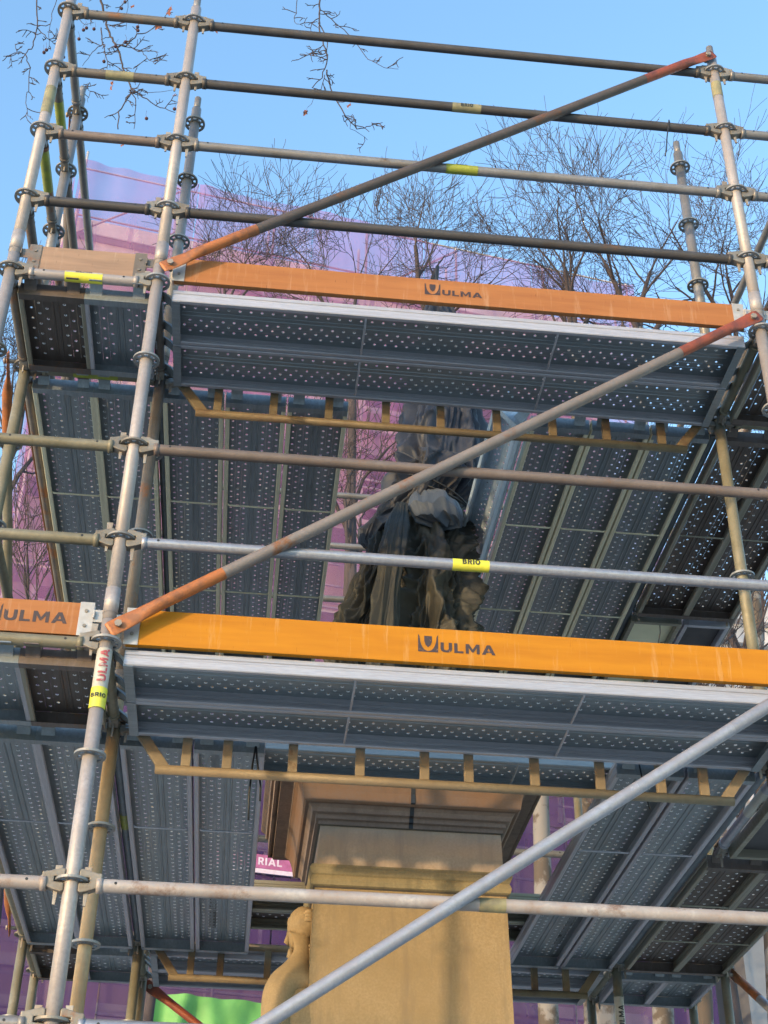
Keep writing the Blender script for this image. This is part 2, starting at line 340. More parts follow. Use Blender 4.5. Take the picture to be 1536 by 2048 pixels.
def standard(x, y):
    t = empty('scaffold_standard', (x, y, -4.47)); mk = STM.get((x, y), 'tube_mossy' if y > 1 else 'tube')
    tag(t, f"upright scaffold post with round rosettes, {sidex[x]} post of the {sidey[y]}", 'scaffold post', 'upright posts of the scaffold')
    zs = [.25, 2.57, 4.57, 6.57, 8.60]
    for i in range(4):
        b = MB(); b.tube([(0, 0, zs[i]), (0, 0, zs[i+1]-.001)], RS, 20); b.build('post_tube', M[SEC.get((x, y), {}).get(i, mk)], t)
    for k in range(1, 4):       # slight sleeve at each tube joint
        b = MB(); b.tube([(0, 0, 2*k+.60), (0, 0, 2*k+.72)], RS+.0022, 20); b.build('joint_sleeve', M[SEC.get((x, y), {}).get(k, mk)], t)
    b = MB(); b.tube([(0, 0, 8.58), (0, 0, 8.70)], .0205, 16); b.build('spigot', M['tube'], t)
    b = MB(); b.box((-.075, -.075, 0), (.075, .075, .008)); b.tube([(0, 0, .005), (0, 0, .3)], .019, 12); b.build('base_jack', M['casting'], t)
    for k in range(17):
        z = -4+.5*k
        share(ROS, 'rosette', t, Matrix.Translation((0, 0, z+4.47)) @ Matrix.Rotation(random.choice((0, math.pi/4))*0+math.pi/8*0, 4, 'Z'), M['casting'] if random.random() < .35 else None)
    return t
stand = {(x, y): standard(x, y) for x in XS for y in YS}
t = stand[(0, 0)]
sleeve(t, 4.47-.305, 4.47-.04, RS+.0012, M['sticker_white'], 'sticker'); sleeve(t, 4.47-.305, 4.47-.215, RS+.0025, M['sticker'], 'sticker')
wrap_text(t, 'ULMA', .036, 4.47-.12, RS+.003, 0.15, 'z', M['ink_red'])
vs, fs = text_geo('BRIO', .018); b = MB(); b.add([((RS+.006)*math.sin((x-.026)/RS), -(RS+.006)*math.cos((x-.026)/RS), 4.47-.262+y) for x, y, z in vs], fs); b.build('lettering', M['ink_black'], t)
sleeve(stand[(W, 0)], 7.47+.33, 7.47+.12, RS, M['sticker_faded']); sleeve(stand[(L, 0)], 8.47-.10, 8.47-.22, RS, M['sticker_faded'])
sleeve(stand[(W, 0)], 5.47, 5.6, RS, M['sticker_faded'])
sleeve(stand[(L, D2)], 4.25, 4.0, RS, M['sticker_white']); sleeve(stand[(L, D2)], 4.0, 3.92, RS+.001, M['sticker'])
wrap_text(stand[(L, D2)], 'ULMA', .034, 4.13, RS+.0015, .1, 'z', M['ink_black'])

# ------------------------------------------------------------------ ledgers
def head_mesh():
    b = MB()
    prof = [(.026, -.042), (.036, -.047), (.062, -.040), (.094, -.027), (.108, -.027), (.108, .027), (.094, .027), (.062, .036), (.036, .043), (.026, .038),
            (.026, .012), (.064, .010), (.064, -.010), (.026, -.012)]
    b.prism(prof, 1, -.021, .021)
    return mesh_only(b, 'ledger_head', M['casting'], .004)
HEAD = head_mesh()
def wedge_mesh():
    b = MB(); b.prism([(.050, -.085), (.060, -.085), (.066, .062), (.040, .062)], 1, -.004, .004)
    return mesh_only(b, 'wedge', M['wedge'], .001)
WEDGE = wedge_mesh()
def tube_mesh(ln, r=RL):
    b = MB(); b.tube([(.09, 0, 0), (ln-.09, 0, 0)], r, 20, False)
    for sx, d in ((.09, 1), (ln-.09, -1)):   # a small rosette-side collar with a drilled hole drawn as a dimple
        b.tube([(sx, 0, 0), (sx+d*.022, 0, 0)], r+.0035, 20, True)
    return mesh_only(b, 'tube', M['tube'])
ledgers = {}
def ledger(p, q, label, mk='tube', drop=.012, name='scaffold_ledger', group='horizontal tubes of the scaffold'):
    p = Vector(p); q = Vector(q); ln = (q-p).length; d = (q-p)
    t = empty(name, p-Vector((0, 0, drop)), math.atan2(d.y, d.x))
    tag(t, label, 'scaffold tube', group)
    me = proto(('tube', round(ln, 3)), lambda: tube_mesh(ln))
    share(me, 'tube', t, None, M[mk])
    for e in (0, 1):
        mx = Matrix.Identity(4) if e == 0 else Matrix.Translation((ln, 0, 0)) @ Matrix.Rotation(math.pi, 4, 'Z')
        h = share(HEAD, 'ledger_head', t, mx @ Matrix.Translation((0, 0, drop)))
        share(WEDGE, 'wedge', h, Matrix.Translation((0, 0, random.uniform(-.02, .02))))
    # drilled hole marks near the ends
    b = MB()
    for x in (.16, ln-.16): b.tube([(x, -RL-.0006, .004), (x, -RL+.004, .004)], .0055, 10)
    b.build('hole', M['black'], t)
    return t
def visible(*P):
    for a in P:
        u, v = pix(a)
        if -60 < u < 1600 and -60 < v < 2110: return True
    return False
def lerp(a, b, k): return tuple(a[i]+(b[i]-a[i])*k for i in range(3))
def seen(p, q): return visible(*[lerp(p, q, k/4) for k in range(5)])
BX = [(W, 0, 'narrow left bay'), (0, L, 'wide middle bay'), (L, 3.7, 'narrow right bay')]
BY = [(0, D1, 'front bay'), (D1, D2, 'long middle bay'), (D2, D3, 'rear bay')]
look = {(4, 1): 'tube_dark', (3.5, 1): 'tube_dark', (3, 1): 'tube', (2.5, 1): 'tube_dark', (1, 1): 'tube_brown', (.5, 1): 'tube_clean', (-1, 1): 'tube_rail', (-1.5, 1): 'tube_clean',
        (4, 0): 'tube_dirty', (3.5, 0): 'tube_dirty', (3, 0): 'tube_brown', (2.5, 0): 'tube_dark', (2, 0): 'tube_pale', (1, 0): 'tube_mossy', (.5, 0): 'tube_mossy', (0, 0): 'tube_mossy', (-1, 0): 'tube_rail'}
col_word = {'tube': 'grey', 'tube_dirty': 'dirty', 'tube_clean': 'clean silvery', 'tube_pale': 'pale grey', 'tube_rail': 'pale rusty', 'tube_dark': 'very dark', 'tube_brown': 'brown', 'tube_mossy': 'mossy', 'bluish': 'dark bluish'}
for z in (4, 3.5, 3, 2.5, 2, 1, .5, 0, -1, -1.5):
    for i, (a, c, nm) in enumerate(BX):
        for y, fn in ((0, 'front'), (D1, 'second'), (D2, 'third'), (D3, 'rear')):
            if y in (D1, D2) and (z not in (2, 0) or i == 1): continue
            if z in (2, 0) and i == 1: continue
            if y == D3 and z == -1.5: continue
            p, q = (a, y, z), (c, y, z)
            if not seen(p, q): continue
            mk = look.get((z, i), 'tube') if y == 0 else ('tube_mossy' if y < D3 else 'tube')
            ledgers[(z, i, y)] = ledger(p, q, f"{col_word[mk]} cross tube in the {fn} row, {HZ[z]}, {nm}", mk)
    for j, (a, c, nm) in enumerate(BY):
        for x, fn in ((W, 'far left'), (0, 'left inner'), (L, 'right inner'), (3.7, 'far right')):
            if x in (0, L) and z not in (2, 0): continue
            p, q = (x, a, z), (x, c, z)
            if not seen(p, q): continue
            mk = 'bluish' if (x in (0, L) and j == 1) else 'tube_mossy' if x == L or z < 2 else ('tube_dirty' if z != 4 else 'tube')
            ledgers[(z, 'y', x, j)] = ledger(p, q, f"{col_word[mk]} tube running backwards, {fn} line, {HZ[z]}, {nm}", mk)
def stick(key, a, b_, m_, txt=None, size=.02, ang=0, white=None, word=None):
    if key not in ledgers: return
    t = ledgers[key]; sleeve(t, a, b_, RL, M[m_], axis='x')
    if white: 
        o = MB(); n = 8; vs = []; fs = []
        for k in range(n+1):
            an = .15+1.15*k/n
            for x in (a+.002, b_-.002): vs.append((x, -(RL+.002)*math.cos(an), (RL+.002)*math.sin(an)))
        for k in range(n): fs.append((2*k, 2*k+1, 2*k+3, 2*k+2))
        o.add(vs, fs); o.build('sticker', M['sticker_white'], t)
    if txt: wrap_text(t, txt, size, (a+b_)/2, RL+.001, ang, 'x', M['ink_black'])
stick((3.5, 0, 0), .27, .42, 'sticker_faded'); pass
stick((2, 0, 0), .26, .44, 'sticker', 'ULMA', .020, .62, white=True)
stick((3.5, 1, 0), 1.46, 1.62, 'sticker_faded', 'BRIO', .022, -.1); stick((3, 1, 0), 1.42, 1.59, 'sticker_green', 'BRIO', .020, .7)
stick((.5, 1, 0), 1.42, 1.58, 'sticker', 'BRIO', .025, .12); pass
stick((-1, 1, 0), 1.50, 1.60, 'sticker_faded'); stick((3.5, 'y', W, 0), .2, .42, 'sticker_green'); stick((3, 'y', W, 0), .1, .4, 'sticker_green')
stick((0, 'y', 0, 1), .98, 1.16, 'sticker_green'); stick((2, 0, D1), .25, .48, 'sticker_green'); stick((0, 0, D1), .18, .38, 'sticker_green')

# ------------------------------------------------------------------ trussed ledgers
def truss(y, z, label):
    tm = 'truss_up' if z == 2 or y > 1 else 'truss'
    t = empty('lattice_ledger', (0, y, z-.012)); tag(t, label, 'lattice beam', 'rusty lattice beams under the decks')
    b = MB(); b.tube([(.08, 0, 0), (L-.08, 0, 0)], RL-.003, 16); b.build('top_chord', M[tm], t)
    b = MB(); b.tube([(.20, 0, -.205), (L-.20, 0, -.205)], .021, 16); b.build('bottom_chord', M[tm], t)
    for s, x0, x1 in ((1, .075, .235), (-1, L-.075, L-.235)):
        b = MB(); b.prism([(x0, -.01), (x0+s*.055, -.01), (x1+s*.03, -.195), (x1-s*.03, -.195)], 1, -.014, .014); b.build('end_strut', M[tm], t, .003)
    xs = [.31, .6, .89, 1.19, 1.48, 1.78, 2.08, 2.37, 2.67] if z == 2 else [.33, .51, .80, 1.10, 1.39, 1.59, 1.89, 2.19, 2.47, 2.67]
    for x in xs:
        b = MB(); b.box((x-.021, -.013, -.187), (x+.021, .013, -.018)); b.build('post', M[tm], t, .003)
    for e in (0, 1):
        mx = Matrix.Identity(4) if e == 0 else Matrix.Translation((L, 0, 0)) @ Matrix.Rotation(math.pi, 4, 'Z')
        h = share(HEAD, 'ledger_head', t, mx); share(WEDGE, 'wedge', h)
for z, nm in ((2, 'upper'), (0, 'lower')):
    truss(D1, z, f"rusty yellow lattice beam under the front part of the {nm} deck")
    truss(D2, z, f"rusty lattice beam under the back of the {nm} deck")

# ------------------------------------------------------------------ planks
PW, PH = .322, .068
def panel_mesh(ln, wd, old, holes=True, px=.0275):
    """perforated top sheet with two fold lines and flanges, local x along the plank, top at z=0"""
    RIM = []; b = MB(); px = .0375 if (old or ln < 1) else .0275; nx = max(2, int(round((ln-.10)/px))); px = (ln-.10)/nx; x0 = .05
    hw = wd/2-.002
    cols = [-.125, -.102, -.079, -.056, -.033] if wd > .25 else [-.04, -.01, .02]
    ys = [-.125+.0115, ]
    # strips of rows: hole rows are cells of .024 width, centred at +-(.058,.082,.106)
    cell = .0375 if wd > .25 else .024
    rows = [-.120, -.082, -.044, .044, .082, .120] if wd > .25 else [-.048, -.024, .024, .048]
    edges = []
    # build cells
    for ri, yc in enumerate(rows):
        for i in range(nx):
            xa = x0+i*px; xb = xa+px; ya, yb = yc-cell/2, yc+cell/2
            hole = (i+ri) % 2 == 0 and holes and not (ri in (2, 3) and wd > .25 and i % 4 == (ri*2) % 4 and False)
            if not hole:
                b.add([(xa, ya, 0), (xb, ya, 0), (xb, yb, 0), (xa, yb, 0)], [(0, 1, 2, 3)]); continue
            cx, cy = (xa+xb)/2, yc; r = .0082
            sq = [(xb, cy), (xb, yb), (cx, yb), (xa, yb), (xa, cy), (xa, ya), (cx, ya), (xb, ya)]
            vs = [(x, y, 0) for x, y in sq]
            for k in range(8): vs.append((cx+r*math.cos(math.pi/4*k), cy+r*math.sin(math.pi/4*k), 0))
            for k in range(8): vs.append((cx+r*.60*math.cos(math.pi/4*k), cy+r*.60*math.sin(math.pi/4*k), .0022))
            fs = []
            for k in range(8):
                j = (k+1) % 8; fs += [(k, j, 8+j, 8+k)]
            b.add(vs, fs); o_ = len(b.v)-24
            for k in range(8):
                j = (k+1) % 8; RIM.append(len(b.f)); b.f.append((o_+8+k, o_+8+j, o_+16+j, o_+16+k)); b.sm.append(True)
    xe = x0+nx*px
    # plain strips (with shallow folded grooves)
    rs = sorted(rows); segs = [(-hw, rs[0]-cell/2)]; 
    for a, c in zip(rs, rs[1:]):
        if c-a > cell*1.2: segs.append((a+cell/2, c-cell/2))
    segs.append((rs[-1]+cell/2, hw))
    for a, c in segs:
        if c-a > .045:
            m_ = [a, -.019, -.016, -.010, -.007, .007, .010, .016, .019, c]; zz = [0, 0, -.004, -.004, 0, 0, -.004, -.004, 0, 0]
        else: m_ = [a, c]; zz = [0, 0]
        for k in range(len(m_)-1):
            b.add([(x0, m_[k], zz[k]), (xe, m_[k], zz[k]), (xe, m_[k+1], zz[k+1]), (x0, m_[k+1], zz[k+1])], [(0, 1, 2, 3)])
    b.add([(.012, -hw, 0), (x0, -hw, 0), (x0, hw, 0), (.012, hw, 0)], [(0, 1, 2, 3)])
    b.add([(xe, -hw, 0), (ln-.012, -hw, 0), (ln-.012, hw, 0), (xe, hw, 0)], [(0, 1, 2, 3)])
    o = b.build('perforated_sheet', M['plank']); me = o.data; me.materials.append(M['rim'])
    for i in RIM: me.polygons[i].material_index = 1
    bpy.data.objects.remove(o); return me
def flange_mesh(ln, wd):
    b = MB(); h = PH; prof = [(0, 0), (0, -.018), (-.004, -.022), (-.004, -.030), (0, -.034), (0, -h+.004), (-.003, -h), (-.020, -h), (-.0245, -h+.004), (-.0245, -h+.013), (-.0225, -h+.013), (-.0225, -h+.006), (-.018, -h+.0025), (-.005, -h+.0025), (-.0025, -h+.006), (-.0025, -.034), (-.0065, -.030), (-.0065, -.022), (-.0025, -.018), (-.0025, 0)]
    b.prism([(wd/2+y, z) for y, z in prof], 0, .012, ln-.012)
    return mesh_only(b, 'side_flange', M['lip'])
def endcap_mesh(wd):
    b = MB(); w2 = wd/2-.004
    b.box((.010, -w2, -PH-.004), (.013, w2, -.001)); b.box((.013, -w2, -PH-.004), (.050, w2, -PH-.001))
    for yc in (-wd*.32, wd*.32):      # claws over the tube
        b.prism([(.010, -.020), (-.045, -.020+.036), (-.078, -.006), (-.082, -.030), (-.074, -.030), (-.070, -.008), (-.045, .008), (-.006, -.022), (.010, -.045)], 1, yc-.03, yc+.03)
    return mesh_only(b, 'end_hook', M['plank'])
def rung_mesh(wd):
    b = MB(); b.tube([(0, -wd/2+.022, -PH+.012), (0, -wd/2+.035, -PH+.004), (0, wd/2-.035, -PH+.004), (0, wd/2-.022, -PH+.012)], .0055, 8); return mesh_only(b, 'stiffener', M['lip'])
def plank(p, q, label, kind='blue', wd=PW, group='perforated steel deck planks', ribs=2, tilt=0, lip=None):
    p = Vector(p); q = Vector(q); ln = (q-p).length; d = q-p
    t = empty('deck_plank', p, math.atan2(d.y, d.x)); 
    if tilt: t.rotation_euler = (tilt, 0, t.rotation_euler[2])
    tag(t, label, 'deck plank', group)
    pm = {'blue': 'plank', 'old': 'plank_old', 'new': 'plank_new'}[kind]; lm = lip or {'blue': 'lip_reflection' if abs(d.y) > 1 and p.z > 1 else 'lip', 'old': 'lip_old', 'new': 'lip_reflection'}[kind]
    k = (round(ln, 3), wd)
    share(proto(('pan',)+k+(kind == 'old',), lambda: panel_mesh(ln, wd, kind == 'old')), 'perforated_sheet', t, None, M[pm])
    fm = proto(('fl',)+k, lambda: flange_mesh(ln, wd))
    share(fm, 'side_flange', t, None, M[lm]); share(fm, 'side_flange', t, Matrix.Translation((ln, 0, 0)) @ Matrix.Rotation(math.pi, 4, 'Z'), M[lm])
    em = proto(('end', wd), lambda: endcap_mesh(wd))
    share(em, 'end_hook', t, None, M[pm]); share(em, 'end_hook', t, Matrix.Translation((ln, 0, 0)) @ Matrix.Rotation(math.pi, 4, 'Z'), M[pm])
    if ribs:
        rm = proto(('rung', wd), lambda: rung_mesh(wd))
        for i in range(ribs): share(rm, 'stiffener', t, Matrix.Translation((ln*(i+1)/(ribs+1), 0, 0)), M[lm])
    return t
kw = {'blue': 'blue-grey perforated plank', 'old': 'brown stained perforated plank', 'new': 'shiny new perforated plank'}
ordn = ['first', 'second', 'third', 'fourth', 'fifth', 'sixth']
for z, nm in ((2, 'upper'), (0, 'lower')):
    zt = z-.008
    for i, yc in enumerate((.20, .528)):
        plank((.065, yc, zt), (L-.065, yc, zt), f"blue-grey perforated plank across the wide front bay of the {nm} deck, {['front', 'back'][i]} one")
        plank((.065, yc+D2, zt), (L-.065, yc+D2, zt), f"{kw['blue']} across the wide rear bay of the {nm} deck, {['nearer', 'farther'][i]} one")
    # left column of planks running backwards
    cor = [(-.505, 'old' if z == 2 else 'blue'), (-.19, 'blue' if z == 2 else 'old')]
    for i, (xc, kd) in enumerate(cor):
        plank((xc, .065, zt), (xc, D1-.065, zt), f"short {kw[kd]} in the front left corner of the {nm} deck", kd, ribs=0)
        plank((xc, D2+.065, zt), (xc, D3-.065, zt), f"short {kw['old' if i == 0 else 'blue']} in the rear left corner of the {nm} deck", 'old' if i == 0 else 'blue', ribs=0)
    xl = [-.505, -.19]+([.175, .505, .835] if z == 2 else [.185, .515])
    for i, xc in enumerate(xl):
        plank((xc, D1+.06, zt), (xc, D2-.06, zt), f"long blue-grey plank running backwards on the {nm} deck, {ordn[i]} from the left edge")
    xr = [2.145, 2.475, 2.805] if z == 2 else [2.45, 2.785]
    for i, xc in enumerate(xr):
        plank((xc, D1+.06, zt), (xc, D2-.06, zt), f"long blue-grey plank running backwards on the {nm} deck, {ordn[i]} one right of the statue")
plank((1.90, D1+.06, 2.03), (1.90, D2-.06, 2.03), 'narrow shiny new plank closest to the wrapped statue on its right', 'new', wd=.20, tilt=.85, ribs=0, lip='plank_new')
# the far right column
for i, xc in enumerate((3.195, 3.51)):
    plank((xc, .065, 1.992), (xc, D1-.065, 1.992), f"short {kw['old']} in the front right corner of the upper deck, {ordn[i]}", 'old', ribs=0)
    plank((xc, D1+.06, 1.992), (xc, 2.68, 1.992), f"brown stained plank at the far right of the upper deck, {ordn[i]} from the centre", 'old', ribs=1)
    plank((xc, 1.86, -.008), (xc, D2-.06, -.008), f"brown stained plank at the far right of the lower deck, {ordn[i]} from the centre", 'old', ribs=2)
    plank((xc, D2+.065, -.008), (xc, D3-.065, -.008), f"short {kw['blue']} in the rear right corner of the lower deck, {ordn[i]}", 'blue', ribs=0)
# planks laid across, bridging in front of and behind the pedestal
plank((.42, 1.06, .064), (2.58, 1.06, .064), 'blue-grey perforated plank laid across in front of the stone pedestal', 'blue', ribs=2, lip='plank')
plank((.42, 2.93, .064), (2.58, 2.93, .064), 'dark perforated plank laid across right behind the stone pedestal', 'old', ribs=2)
plank((.42, 3.26, .064), (2.58, 3.26, .064), 'dark perforated plank laid across farther behind the stone pedestal', 'old', ribs=2)
ledger((L+.035, 1.80, 0), (3.7, 1.80, 0), 'pale blue-grey short tube carrying the far right planks of the lower deck', 'tube_clean')
ledger((L, 2.70, 2), (3.7, 2.70, 2), 'short grey tube carrying the far right planks of the upper deck', 'tube')
t = ledger((3.08, D1, .0), (3.08, 1.80, .0), 'light blue-grey tube with a white sticker beside the solid hatch panel', 'tube_clean')
sleeve(t, .30, .58, RL, M['sticker_white'], axis='x'); wrap_text(t, 'ULMA', .026, .44, RL+.001, -1.0, 'x', M['ink_black'])
# hatch platforms
def hatch(x0, x1, y0, y1, z, m_, label, frame):
    t = empty('deck_hatch', (x0, y0, z)); tag(t, label, 'deck hatch')
    b = MB(); b.box((.03, .03, -.020), (x1-x0-.03, y1-y0-.03, -.006)); b.build('hatch_panel', M[m_], t, .002)
    for (a, c) in (((0, 0), (.028, y1-y0)), ((x1-x0-.028, 0), (x1-x0, y1-y0)), ((.029, 0), (x1-x0-.029, .028)), ((.029, y1-y0-.028), (x1-x0-.029, y1-y0))):
        b = MB(); b.box((a[0], a[1], -.065), (c[0], c[1], -.003)); b.build('frame_rail', M[frame], t, .003)
    return t
t = hatch(3.02, 3.36, 2.75, 3.68, 1.992, 'beige', 'pale beige plywood hatch behind the brown planks of the upper deck', 'lip_old')
c = MB(); c.tube([(.20, .03, -.03), (.205, .06, -.10), (.20, .12, -.16), (.23, .17, -.17), (.26, .15, -.15), (.25, .13, -.13), (.22, .12, -.14)], .004, 8); c.build('pull_cord', M['casting'], t)
hatch(3.375, 3.68, 2.75, 3.68, 1.992, 'darkpanel', 'dark grey hatch panel beside the beige one on the upper deck', 'lip')
hatch(3.12, 3.68, D1+.06, 1.76, -.004, 'darkpanel', 'solid dark brown hatch panel on the right of the lower deck', 'lip_old')

# ------------------------------------------------------------------ toe boards
def shield(s):
    """emblem: square with a U-shaped light field and a small shield, as two corner pieces, and the shield"""
    b = MB(); n = 10
    def arc(sg):
        pts = [(sg*s/2, s*.5)]
        for k in range(n+1):
            a = math.pi/2*k/n; pts.append((sg*s*(.42*math.cos(a)), s*(.35-.80*math.sin(a))))
        pts.append((sg*.0, -s*.5)); pts.append((sg*s/2, -s*.5)); return pts
    for sg in (1, -1):
        P = arc(sg)
        c = (sg*s/2, -s/2); vs = [(c[0], 0, c[1])]+[(x, 0, z) for x, z in P[:-1]]
        fs = [(0, i, i+1) for i in range(1, len(vs)-1)]; b.add(vs, fs)
    P = [(-.19, .40), (.19, .40), (.19, .10), (.12, -.12), (0, -.24), (-.12, -.12), (-.19, .10)]
    b.add([(x*s, 0, z*s) for x, z in P], [tuple(range(7))]); return b
def toeboard(p, q, mk, label, logo=None, h=.152, z0=.028, band=True):
    p = Vector(p); q = Vector(q); d = q-p; ln = d.length
    t = empty('toe_board', p, math.atan2(d.y, d.x)); tag(t, label, 'toe board', 'toe boards along the deck edges')
    b = MB(); b.box((.075, -.014, z0), (ln-.075, .014, z0+h)); b.build('board', M[mk], t, .003)
    for e in (0, 1):
        b = MB(); s = 1 if e == 0 else -1; X = 0 if e == 0 else ln
        xa, xb = sorted((X+s*.066, X+s*.125)); b.box((xa, -.0185, z0-.003), (xb, -.0145, z0+h+.003)); b.box((xa, .0145, z0-.003), (xb, .0185, z0+h+.003))
        xa, xb = sorted((X+s*.028, X+s*.067)); b.box((xa, -.0180, z0+h*.42), (xb, -.0145, z0+h*.80)); b.box((xa, -.034, z0+h*.5), (xa+.006, -.0181, z0+h*.74))
        br = b.build('bracket', M['bracket' if mk != 'board_wood' else 'tube_dirty'], t, .001)
        b = MB()
        for k in (.28, .74):
            b = MB(); b.tube([(X+s*.097, -.0235, z0+h*k), (X+s*.097, -.0184, z0+h*k)], .0075, 10); b.build('rivet', M['casting'], br)
    if logo:
        lx, s, lh, lw = logo; b = shield(s); b.v = [(x+lx, -.0152, z+z0+h*.56) for x, y, z in b.v]; b.build('emblem', M['ink'], t)
        vs, fs = text_geo('ULMA', lh); b = MB(); b.add([(lx+s*.62+x*lw/(lh*4.0), -.0152, z0+h*.56-s*.46+y) for x, y, z in vs], fs); b.build('lettering', M['ink'], t)
    return t
toeboard((0, .024, 2), (L, .024, 2), 'board_orange', 'long orange toe board with dark emblem and lettering on the upper deck', (1.345, .078, .036, .20))
toeboard((0, .024, 0), (L, .024, 0), 'board_yellow', 'long yellow-orange toe board with dark emblem and lettering on the lower deck', (1.315, .084, .046, .23), h=.165, z0=.004)
toeboard((W, .020, 0), (0, .020, 0), 'board_orange', 'short orange toe board with lettering at the left end of the lower deck', (.225, .08, .052, .255))
toeboard((W, .020, 2), (0, .020, 2), 'board_wood', 'short bare wooden toe board with metal ends at the upper left')
toeboard((W-.035, D1, 2), (W-.035, D2, 2), 'board_orange', 'long orange toe board running backwards along the left edge of the upper deck')
toeboard((L, .024, 2), (3.7, .024, 2), 'board_orange', 'short orange toe board at the upper right corner of the scaffold', None)

# ------------------------------------------------------------------ diagonal braces
def brace(p, q, mk, e0, e1, label):
    p = Vector(p); q = Vector(q); d = q-p; ln = d.length; x = d.normalized()
    t = empty('diagonal_brace', p); tag(t, label, 'diagonal brace', 'slanting brace tubes of the scaffold')
    nrm = Vector((0, -1, 0)) if abs(d.x) > abs(d.y) else Vector((-1 if p.x < 0 else 1, 0, 0))
    rot = Matrix((x, nrm.cross(x).normalized()*-1, nrm)).transposed().to_4x4()
    t.matrix_world = Matrix.Translation(p) @ rot
    if ln > 1:
        r = .0262; b = MB(); b.tube([(.499, 0, 0), (ln-.499, 0, 0)], r, 20, False); b.build('tube', M[mk], t)
        for e, m_ in ((0, e0), (1, e1)):
            b = MB(); n = 20; vs = []; fs = []; st = [(-.035, .031, .004), (-.02, .036, .004), (.03, .036, .0042), (.09, .033, .007), (.14, .029, .019), (.19, r+.0006, r+.0006), (.5, r+.0006, r+.0006)]
            for xx, a, c in st:
                for k in range(n):
                    an = 2*math.pi*k/n; cc = math.cos(an); ss = math.sin(an); vs.append((xx if e == 0 else ln-xx, a*cc, c*ss-(r-c)*.3))
            for i in range(len(st)-1):
                for k in range(n): fs.append((i*n+k, i*n+(k+1) % n, (i+1)*n+(k+1) % n, (i+1)*n+k))
            b.add(vs, fs, True); b.f.append(tuple(range(n))); b.sm.append(False)
            o = b.build('flattened_end', M.get(m_+str(e)) or M[m_], t)
            b = MB(); X = .012 if e == 0 else ln-.012; b.tube([(X, 0, -.05), (X, 0, .012)], .011, 12); b.tube([(X, 0, .006), (X, 0, .016)], .016, 6); b.build('bolt', M['wedge'], o)
    return t
YB = -.052
brace((.045, YB, 2.075), (L-.03, YB, 4.10), 'brace_dark', 'orange_end', 'red_end', 'long slanting brace with orange ends in front of the top rails')
brace((.035, YB, .050), (L-.04, YB, 2.05), 'brace', 'orange_end', 'red_end', 'long slanting brace crossing in front of the wrapped statue')
brace((.035, YB, -1.965), (L-.04, YB, .035), 'brace_clean', 'orange_end', 'brace_clean', 'bluish slanting brace crossing in front of the pedestal')
brace((W-.10, D1-.02, 2.03), (W-.10, D2, .03), 'tube_mossy', 'orange_end', 'orange_end', 'slanting brace with orange ends on the left side under the upper deck')
brace((W-.06, D1+.03, 4.03), (W-.06, D2, 2.05), 'brace', 'orange_end', 'orange_end', 'slanting brace on the left side above the upper deck')
brace((.04, D3+.055, -.05), (L-.04, D3+.055, -2.05), 'tube_dirty', 'red_end', 'red_end', 'slanting brace with red end on the rear face under the lower deck')
brace((3.76, D2, -.04), (3.76, D1, -2.04), 'brace_clean', 'orange_end', 'orange_end', 'slanting brace with orange end on the right under the lower deck')

# ------------------------------------------------------------------ pedestal
CX, CY = 1.435, 2.055
t = empty('stone_pedestal', (CX, CY, -4.47)); tag(t, 'tall square ochre stone pedestal with moulded cornice under the wrapped statue', 'pedestal')
def square_loft(rings, name, m_, parent, seg=14):
    b = MB(); vs = []; fs = []
    for z, h in rings:
        for s in range(4):
            for k in range(seg):
                u = -1+2*k/seg; c = {0: (u, -1), 1: (1, u), 2: (-u, 1), 3: (-1, -u)}[s]; vs.append((c[0]*h, c[1]*h, z+4.47))
    n = 4*seg
    for i in range(len(rings)-1):
        for k in range(n): fs.append((i*n+k, i*n+(k+1) % n, (i+1)*n+(k+1) % n, (i+1)*n+k))
    fs.append(tuple(reversed(range(n)))); fs.append(tuple((len(rings)-1)*n+k for k in range(n)))
    b.add(vs, fs); return b.build(name, m_, parent)
square_loft([(-4.47, .95), (-4.1, .95), (-4.1, .80), (-3.7, .78), (-3.62, .62), (-3.6, .555)], 'plinth', M['stone'], t)
JP = [(-.069, .462), (-.045, .464), (-.042, .478), (-.018, .480), (-.015, .498), (.005, .505), (.02, .52), (.03, .55), (.075, .552), (.105, .560), (.135, .572), (.155, .590)]
b = MB(); b.prism([(-h-.0025, z+4.47) for z, h in JP]+[(-h+.03, z+4.47) for z, h in reversed(JP)], 0, -.012, .009); b.build('joint_stain', M['black'], t)
square_loft([(-.0725, .4575), (-.0695, .4665)], 'grime_line', M['grime'], t)
square_loft([(-.3965, .4745), (-.3915, .4805)], 'grime_line', M['grime'], t)
for zz in (-1.55, -2.6): square_loft([(zz-.004, .472+.021*(-zz-.39)/1.0+.0015), (zz, .472+.021*(-zz-.39)+.0015)], 'grime_line', M['grime'], t)
square_loft([(-3.6, .535), (-.392, .470)], 'shaft', M['stone'], t)
square_loft([(-.391, .475), (-.385, .488), (-.365, .494), (-.345, .488), (-.336, .482), (-.330, .489), (-.305, .500), (-.283, .489), (-.279, .472)], 'band', M['stone_band'], t)
square_loft([(-.278, .461), (-.07, .455)], 'neck', M['stone_pale'], t)
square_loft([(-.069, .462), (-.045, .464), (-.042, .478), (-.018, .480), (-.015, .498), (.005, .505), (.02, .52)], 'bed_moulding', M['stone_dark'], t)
square_loft([(.0205, .535), (.028, .545), (.075, .552), (.105, .560), (.135, .572), (.155, .590)], 'cyma_moulding', M['stone_orange'], t)
